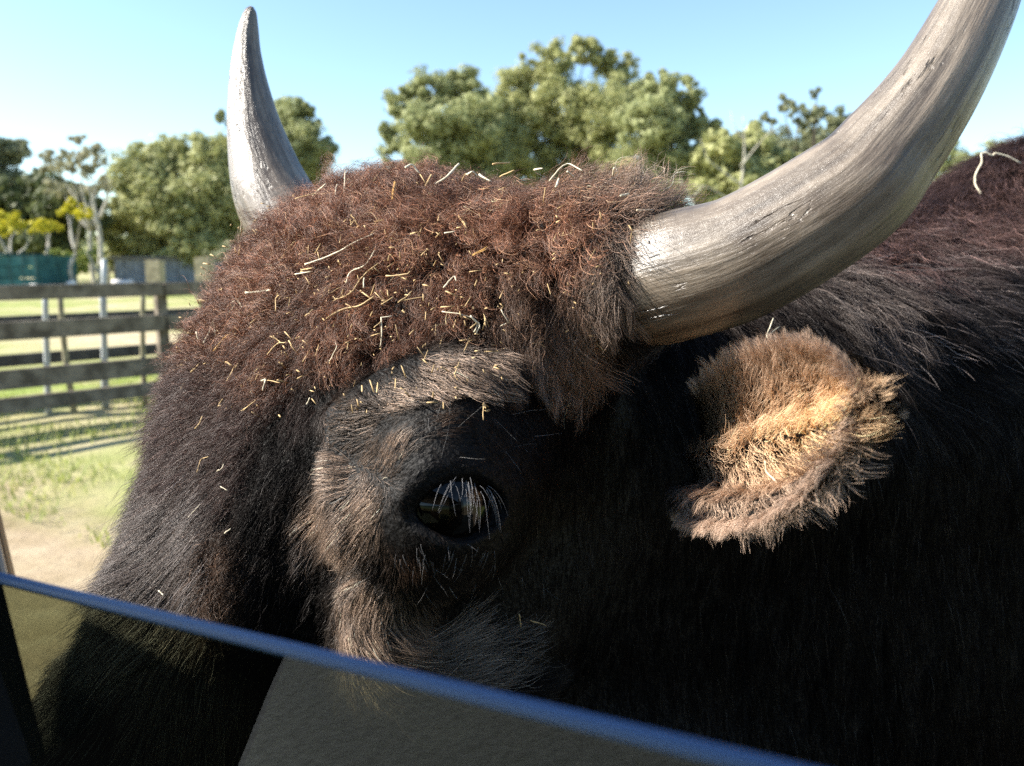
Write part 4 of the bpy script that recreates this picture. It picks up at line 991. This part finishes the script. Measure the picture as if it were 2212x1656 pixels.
# (conversion, points, width in photo pixels, colour)
STRAWS = [
 (zA, [(1000,640),(1165,580),(1320,500),(1490,425)], 5.0, 0), (zA, [(1290,770),(1320,690),(1410,650),(1475,545)], 4.5, 0), (zA, [(1195,890),(1310,845),(1410,720),(1515,640)], 4.2, 1), (zA, [(1145,1010),(1250,950),(1380,925),(1475,860)], 5.0, 1),
 (zA, [(1180,775),(1175,850),(1260,810)], 2.2, 1), (zA, [(590,835),(690,825),(770,815)], 7.0, 0), (zA, [(465,930),(580,840)], 3.6, 0), (zA, [(455,1005),(545,885)], 3.6, 0), (zA, [(535,890),(575,935)], 3.4, 0),
 (zA, [(300,1185),(340,1090),(370,1015)], 4.0, 0), (zA, [(370,1040),(385,1130)], 4.0, 0), (zA, [(250,1105),(268,1165)], 4.0, 0), (zA, [(370,1240),(420,1160),(475,1120)], 6.0, 2), (zA, [(550,735),(630,745),(700,800)], 2.5, 1),
 (zA, [(650,575),(865,450)], 3.3, 1), (zA, [(825,615),(900,520),(935,490)], 7.0, 1), (zA, [(935,700),(1050,690)], 3.6, 0), (zA, [(975,680),(1060,665)], 3.4, 1), (zA, [(455,1455),(490,1400),(520,1330)], 4.2, 1), (zA, [(450,1315),(500,1340)], 5.0, 1),
 (zA, [(700,1440),(735,1435),(710,1515)], 5.5, 0), (zA, [(735,1440),(835,1460)], 2.3, 1), (zA, [(1170,1310),(1220,1220),(1218,1175)], 3.6, 0), (zA, [(1525,1000),(1530,1130),(1525,1200)], 3.8, 0), (zA, [(1525,1000),(1600,990)], 3.4, 0), (zA, [(1480,1080),(1525,1040)], 2.6, 1),
 (zA, [(1960,800),(2020,720),(2035,755)], 4.2, 0), (zA, [(1945,965),(2050,975),(2140,1000)], 3.0, 0), (zA, [(2140,990),(2200,1050),(2175,1105)], 5.0, 0), (zA, [(525,445),(545,300),(580,265)], 3.6, 0), (zA, [(560,420),(565,320)], 3.0, 0),
 (zA, [(795,960),(800,870),(830,850)], 3.0, 1), (zA, [(930,185),(1060,155),(1185,145)], 3.0, 1), (zA, [(1060,165),(1150,85)], 4.2, 0), (zA, [(1270,150),(1280,0)], 3.0, 0), (zA, [(1215,180),(1220,90)], 3.4, 0), (zA, [(2060,300),(2115,385)], 3.4, 1), (zA, [(1960,425),(2045,415)], 4.2, 0),
 (zA, [(1920,340),(1930,290)], 3.6, 1), (zA, [(740,1265),(820,1190),(885,1180)], 2.8, 1), (zA, [(780,1130),(830,1190)], 2.6, 1), (zA, [(1560,715),(1690,700),(1730,680)], 3.8, 1), (zA, [(1640,900),(1700,850),(1730,815)], 3.0, 1), (zA, [(1670,885),(1830,855)], 2.2, 1),
 (zA, [(1410,800),(1415,735)], 4.0, 0), (zA, [(1065,460),(1150,435)], 3.8, 1), (zA, [(1320,300),(1345,330),(1320,365),(1312,320)], 3.0, 1), (zA, [(1480,345),(1560,325)], 4.0, 1), (zA, [(1000,1000),(1060,950)], 4.5, 1), (zA, [(1530,920),(1610,865)], 3.0, 1), (zA, [(220,1380),(275,1320)], 5.0, 1), (zA, [(150,1500),(165,1460)], 5.0, 1), (zA, [(570,1650),(650,1575)], 3.0, 1), (zA, [(1015,1605),(1040,1565)], 3.4, 0),
 (zB, [(410,1020),(480,970),(545,895)], 6.5, 0), (zB, [(255,925),(290,910),(335,955)], 5.5, 0), (zB, [(585,965),(610,948),(635,965)], 5.5, 0), (zB, [(660,965),(725,1000)], 5.5, 0), (zB, [(735,905),(835,885)], 5.0, 1), (zB, [(770,980),(850,945)], 4.0, 1),
 (zB, [(1045,1000),(1110,920),(1155,910),(1225,950)], 4.0, 0), (zB, [(1145,950),(1185,985)], 5.0, 0), (zB, [(655,1045),(835,1035)], 3.4, 1), (zB, [(360,1030),(400,970)], 5.0, 1), (zB, [(820,1165),(860,1145),(905,1140)], 4.2, 0), (zB, [(545,1190),(590,1255)], 3.8, 1),
 (zB, [(620,1410),(700,1375)], 3.0, 2), (zB, [(1440,1080),(1485,1075)], 8.0, 0), (zB, [(1530,1165),(1620,1170)], 4.5, 0), (zB, [(190,1010),(175,1110)], 8.0, 2), (zB, [(1395,970),(1405,930)], 5.5, 0), (zB, [(1085,1030),(1100,985)], 6.0, 0), (zB, [(960,940),(1005,935)], 5.0, 0),
 (zC, [(800,600),(830,500),(900,470)], 2.8, 1), (zC, [(965,590),(1005,570),(1025,525)], 3.0, 0), (zC, [(790,240),(830,180),(845,135)], 4.0, 1), (zC, [(1035,1110),(1080,1070)], 3.6, 0), (zC, [(1000,715),(1055,745)], 2.2, 0), (zC, [(1170,95),(1280,10)], 2.8, 1), (zC, [(480,1580),(535,1610)], 3.4, 0), (zC, [(730,975),(830,870)], 1.6, 0), (zC, [(975,65),(1010,0)], 2.6, 1), (zC, [(515,245),(565,225)], 3.0, 1),
 (zD, [(1255,600),(1220,540),(1220,480),(1255,400),(1250,350),(1280,340),(1320,358),(1345,345),(1420,365),(1500,410)], 4.5, 0),
 (zE, [(790,110),(750,215),(775,245)], 3.0, 0), (zE, [(760,205),(830,155)], 2.6, 0), (zE, [(1200,590),(1203,640)], 6.0, 0), (zE, [(745,960),(765,1030),(825,1090)], 5.0, 0), (zE, [(1050,990),(1055,1015)], 5.0, 0),
 (zF, [(1185,315),(1190,370)], 5.0, 1), (zF, [(1235,340),(1300,360)], 3.0, 1),
 (zG, [(180,1295),(182,1425)], 2.8, 1), (zG, [(100,120),(215,65)], 2.8, 2), (zG, [(325,545),(380,650)], 2.8, 0), (zG, [(320,685),(390,655)], 2.8, 0), (zG, [(85,600),(155,665),(120,730)], 4.0, 0),
]
EAR_BVH = BVHTree.FromPolygons([tuple(v.co) for v in ear.data.vertices], [tuple(p.vertices) for p in ear.data.polygons])
def fur_point(px, py):
    r = norm(P(px, py, 1.0) - C0)
    he = EAR_BVH.ray_cast(Vector(C0), Vector(r))
    if he[0] is not None: return np.array(he[0]) - r * .012
    for dx, dy in ((0, 0), (0, 20), (15, 15), (-0, 40), (25, 30), (0, 60), (40, 40), (0, 90), (60, 60)):
        h = hit(px + dx, py + dy)
        if h is not None:
            g = interp(h[0][None])[0]
            return C0 + r * ((h[0] - C0).dot(FWD) / r.dot(FWD)) - r * (.010 + 1.0 * g[3] * g[4])
    return None
def where(px, py):
    if px > 1950 and py < 500: return 'hump'
    if px > 1500: return 'ear'
    if py < 420: return 'crown'
    if px < 640 and py < 560: return 'far_horn'
    if py > 1150: return 'nose' if px < 700 else 'cheek'
    if py > 880: return 'lower'
    if px < 560: return 'left'
    if px > 1080: return 'horn_side'
    return 'middle'
PHRASE = {'hump': 'lying on the shoulder hump behind the near horn', 'ear': 'caught in the hair of the ear', 'crown': 'on top of the crown fur between the horns', 'far_horn': 'beside the base of the far horn', 'nose': 'on the dark fur of the nose bridge', 'cheek': 'at the end of the cheek tuft below the eye', 'lower': 'on the dark fur above the nose', 'left': 'at the left side of the forehead fur', 'horn_side': 'in the forehead fur beside the near horn', 'middle': 'in the middle of the forehead fur'}
made = []
for conv, pts, w, cm in STRAWS:
    px = [conv(*q) for q in pts]
    p3 = [fur_point(*q) for q in px]
    if any(q is None for q in p3): continue
    p3 = np.array(p3); dep = (p3 - C0) @ FWD
    mean = dep.min() + .004
    p3 = np.array([C0 + (q - C0) * (np.clip(d, mean - .008, mean + .008) / d) for q, d in zip(p3, dep)])
    n = 4 * (len(p3) - 1) + 1
    c = spline(p3, n) if len(p3) > 2 else np.linspace(p3[0], p3[1], n)
    c = c + np.cumsum(rng.normal(0, .00025, c.shape), axis=0)
    r = 1.05 * w / 2 / FPX * mean * .8641 * np.linspace(1.0, .75, n) * rng.uniform(.85, 1.15, n)
    m = MB(); m.tube(c, r, 6); o = m.build('straw', straw_mats[cm], None, True)
    ln = sum(np.hypot(px[i + 1][0] - px[i][0], px[i + 1][1] - px[i][1]) for i in range(len(px) - 1))
    cx, cy = np.mean(px, 0); reg = where(cx, cy)
    word = ('long ' if ln > 75 else 'short ' if ln < 32 else '') + (['pale', 'tan', 'golden'][cm]) + (' bent' if len(pts) > 2 else '') + (' straw' if w < 5.4 else ' flattened straw')
    tag(o, None, 'straw', 'straw caught in the fur of the bull'); made.append((word, reg, cx, o))
ORD = ['leftmost', 'second', 'third', 'fourth', 'fifth', 'sixth', 'seventh', 'eighth', 'ninth', 'tenth', 'eleventh', 'twelfth', 'thirteenth', 'fourteenth']
SHORT = {'crown': 'on the crown fur', 'middle': 'in the middle forehead fur', 'horn_side': 'beside the near horn', 'left': 'at the left forehead edge', 'lower': 'above the nose', 'nose': 'on the nose bridge', 'ear': 'in the ear hair', 'far_horn': 'beside the far horn', 'hump': 'on the hump', 'cheek': 'on the cheek tuft'}
for key in sorted({(a, b) for a, b, c, d in made}):
    same = sorted([m_ for m_ in made if (m_[0], m_[1]) == key], key=lambda m_: m_[2])
    for i, m_ in enumerate(same):
        if len(same) == 1: m_[3]['label'] = key[0] + ' ' + PHRASE[key[1]]
        else: m_[3]['label'] = key[0] + ' ' + SHORT[key[1]] + (', leftmost of such' if i == 0 else ', rightmost of such' if i == len(same) - 1 else ', %s of such from the left' % ORD[i])
# the small chaff that nobody could count
def chaff():
    v, q = [], []
    k = 0
    while k < 620:
        px, py = rng.uniform(380, 1400), rng.uniform(370, 900)
        if rng.random() > np.exp(-((px - 750) / 420) ** 2 - ((py - 620) / 280) ** 2): k += .2; continue
        c = fur_point(px, py)
        if c is None: k += 1; continue
        d = norm(rng.normal(0, 1, 3)); e = norm(np.cross(d, FWD)); l = .0008 + .0050 * rng.random() ** 2; w = rng.uniform(.0002, .0005)
        b = len(v); f3 = np.cross(d, e)
        for s1 in (-1, 1):
            for s2 in (-1, 1):
                for s3 in (-1, 1): v.append(c + d * l * s1 + e * w * s2 + f3 * w * s3 + d * s2 * w)
        q += [[b + i for i in f] for f in ((0, 1, 3, 2), (4, 6, 7, 5), (0, 4, 5, 1), (2, 3, 7, 6), (0, 2, 6, 4), (1, 5, 7, 3))]
        k += 1
    o = mesh_np('chaff', np.array(v), np.array(q), 4, straw_mats[1], None, False)
    tag(o, 'tiny crumbs of hay scattered through the forehead fur', 'hay', None, 'stuff')
chaff()
print('straw', time.time() - T0)
# ================================================================== THE CAR
def K(a, p, z): return CAR_A * a + CAR_N * p + np.array([0, 0, z])
CAX = [CAR_A, CAR_N, np.array([0, 0, 1.0])]
car = empty('car', K(0, -.7, 0)); tag(car, 'dark car the picture is taken from, its tinted side window half lowered', 'car')
black_trim = simple_mat('black_trim', (.006, .006, .007), .7, .2, .2, 40, .2)
sheenless_black = simple_mat('sheenless_black', (.003, .003, .0035), 1.0, 0.0)  # without sheen, so bonnet and firewall stay dark in the window reflection
paint = simple_mat('dark_paint', (.012, .013, .015), .25, .5)
grey_cloth = simple_mat('grey_seat_cloth', (.30, .32, .31), .95, .1, .12, 120, .3)
grey_dash = simple_mat('grey_dashboard', (.215, .235, .24), .85, .2, .12, 90, .3)
sunlit_tan = simple_mat('sunlit_tan', (.62, .36, .17), .55, .3, .15, 30)
gl, gr0 = P(-60, 1228, .372), P(1718, 1660, .176)
GA = norm(gr0 - gl)                                  # along the top edge of the glass
GD = norm(-Z1 + GA * GA.dot(Z1) - CAR_N * .06 * 0)   # down the pane
GNm = norm(np.cross(GA, GD))
if GNm.dot(CAR_N) < 0: GNm = -GNm
def glass_mat():
    m = bpy.data.materials.new('tinted_glass'); m.use_nodes = True; nt = m.node_tree; nt.nodes.clear(); L = nt.links.new
    out = nt.nodes.new('ShaderNodeOutputMaterial'); t = nt.nodes.new('ShaderNodeBsdfTransparent'); t.inputs['Color'].default_value = (.51, .54, .44, 1)
    g = nt.nodes.new('ShaderNodeBsdfGlossy'); g.inputs['Roughness'].default_value = 0.0
    lw = nt.nodes.new('ShaderNodeLayerWeight'); lw.inputs['Blend'].default_value = .5
    pw = nt.nodes.new('ShaderNodeMath'); pw.operation = 'POWER'; pw.inputs[1].default_value = 5.0; L(lw.outputs['Facing'], pw.inputs[0])
    f = nt.nodes.new('ShaderNodeMath'); f.operation = 'MULTIPLY_ADD'; f.inputs[1].default_value = .96; f.inputs[2].default_value = .04; L(pw.outputs[0], f.inputs[0])
    mx = nt.nodes.new('ShaderNodeMixShader'); L(f.outputs[0], mx.inputs[0]); L(t.outputs[0], mx.inputs[1]); L(g.outputs[0], mx.inputs[2])
    L(mx.outputs[0], out.inputs['Surface']); return m
e0 = gl - GA * .12; e1 = gr0 + GA * .25
TH = .0048
def pane():
    L_ = np.linalg.norm(e1 - e0); m = MB()
    c = (e0 + e1) / 2 + GD * (.0022 + .165)
    m.box(c, L_, TH, .33, [GA, GNm, GD]); return m.build('window_glass', glass_mat(), car)
pane()
edge_mat, ent, eb = new_mat('ground_glass_edge')
eb.inputs['Base Color'].default_value = (.055, .105, .215, 1); eb.inputs['Roughness'].default_value = .5; eb.inputs['Specular IOR Level'].default_value = .3  # blue of the reflected sky put into the base colour
m = MB(); n = 40
cs = [e0 + (e1 - e0) * k / (n - 1) + GD * .0016 for k in range(n)]
m.tube(cs, np.full(n, .0026), 12); m.build('glass_edge', edge_mat, car, True)
# pillar at the front end of the window, leaning back
def bar(name, x0, x1, d, mat, parent, thick, back=0.0, y1=1700):
    """upright slanting strip whose right and left edges are sighted x0..x1 px from the slanting line"""
    q0, q1 = P(-60 + (x0 + x1) / 2, 860, d + back), P(-60 + 200 * (y1 - 860) / 840 + (x0 + x1) / 2, y1, d - .03 * (y1 - 860) / 840 + back)
    pd = norm(q1 - q0); ry = norm((q0 + q1) / 2 - C0); ry = norm(ry - pd * ry.dot(pd)); sd = np.cross(pd, ry)
    m = MB(); m.box((q0 + q1) / 2 + ry * thick / 2, np.linalg.norm(q1 - q0), thick, abs(x1 - x0) / FPX * d * .80, [pd, ry, sd]); return m.build(name, mat, parent, bevel=.0012)
pil = bar('window_pillar', -330, -36, .378, black_trim, car, .03)
bar('pillar_face', -34, -15, .400, simple_mat('taupe_trim', (.42, .34, .28), .6, .3, .15, 40), pil, .01, 0, 1252)
bar('sunlit_lip', -14, 2, .404, sunlit_tan, pil, .008, 0, 1252)  # sunlit edge of the pillar, painted as a tan strip
# door below the pane, body, roof, seat
def panel(name, a0, a1, p0, p1, z0, z1, mat, bv=.01, parent=None):
    m = MB(); m.box(K((a0 + a1) / 2, (p0 + p1) / 2, (z0 + z1) / 2), a1 - a0, p1 - p0, z1 - z0, CAX); return m.build(name, mat, parent or car, bevel=bv)
pg = (e0 + e1) @ CAR_N / 2
panel('door', -.75, .62, pg - .07, pg + .03, .42, 1.03, paint, .02)
panel('far_door', -.75, .95, -1.62, -1.52, .42, 1.15, paint, .02)
panel('roof', -2.2, .86, -1.6, -.12, 1.72, 1.77, paint, .02)  # unseen; outline cut back so its shade falls on the glass edge
panel('snout_shade_panel', (.862), 1.32, -.46, -.17, 1.722, 1.768, paint, .015)  # unseen panel added to shade the snout and leave the dashboard lit
m = MB(); m.tube([K(1.3, -.29, 1.73), K(1.5, -.2, 1.0)], [.03, .035], 10); m.build('shade_panel_strut', paint, car, True)  # strut holding the added shade panel
panel('rear_side', -2.2, -.78, pg - .07, pg + .05, .42, 1.72, paint, .02)
panel('tailgate', -2.26, -2.18, -1.6, pg, .5, 1.7, paint, .02)
panel('floor_pan', -2.2, 1.0, -1.55, pg - .08, .38, .44, black_trim, .01)
panel('bonnet', .98, 2.35, -1.58, pg + .02, .45, .86, sheenless_black, .06)
def prism(name, pts, z0, z1, mat, bv):
    m = MB(); n = len(pts)
    m.add([K(a, p, z0) for a, p in pts] + [K(a, p, z1) for a, p in pts], [tuple(range(n))[::-1], tuple(range(n, 2 * n))] + [(i, (i + 1) % n, n + (i + 1) % n, n + i) for i in range(n)])
    return m.build(name, mat, car, bevel=bv)
prism('dashboard', [(.05, -.075), (.47, -.075), (.52, -.085), (.558, -.11), (.585, -.15), (.66, -.26), (.78, -.45), (.95, -.8), (.95, -1.5), (.05, -1.5)], .74, 1.0, grey_dash, .012)
panel('firewall', .60, .98, -1.5, pg - .08, .44, .90, sheenless_black, .02)  # unseen, added ahead of the dashboard to darken the window reflection
for a, p in ((1.75, pg - .06), (1.75, -1.52), (-1.55, pg - .06), (-1.55, -1.52)):
    m = MB(); c = K(a, p, .36); m.tube([c - CAR_N * .11, c + CAR_N * .11], [.36, .36], 28); wh = m.build('wheel', black_trim, car, bevel=0)
    m = MB(); m.tube([c - CAR_N * .113, c + CAR_N * .113], [.2, .2], 20); m.build('rim', simple_mat('rim_metal', (.4, .4, .42), .35, .5), wh)
def seat():
    bm = bmesh.new(); bmesh.ops.create_cube(bm, size=1)
    for v in bm.verts: v.co = Vector((v.co.x * .12, v.co.y * .50, v.co.z * .66))
    bmesh.ops.bevel(bm, geom=list(bm.edges), offset=.05, segments=5, affect='EDGES')
    me = bpy.data.meshes.new('seat_back'); bm.to_mesh(me); bm.free(); me.materials.append(grey_cloth)
    me.polygons.foreach_set('use_smooth', np.ones(len(me.polygons), dtype=bool))
    o = bpy.data.objects.new('seat_back', me); COL.objects.link(o)
    o.matrix_world = Matrix.Translation(Vector(K(-.42, -.5, .76))) @ Matrix((tuple(CAR_A), tuple(CAR_N), (0, 0, 1))).transposed().to_4x4()
    bpy.context.view_layer.update()
    o.parent = car; o.matrix_parent_inverse = Matrix.Translation(-Vector(car.location))
    return o
seat()
print('car', time.time() - T0)
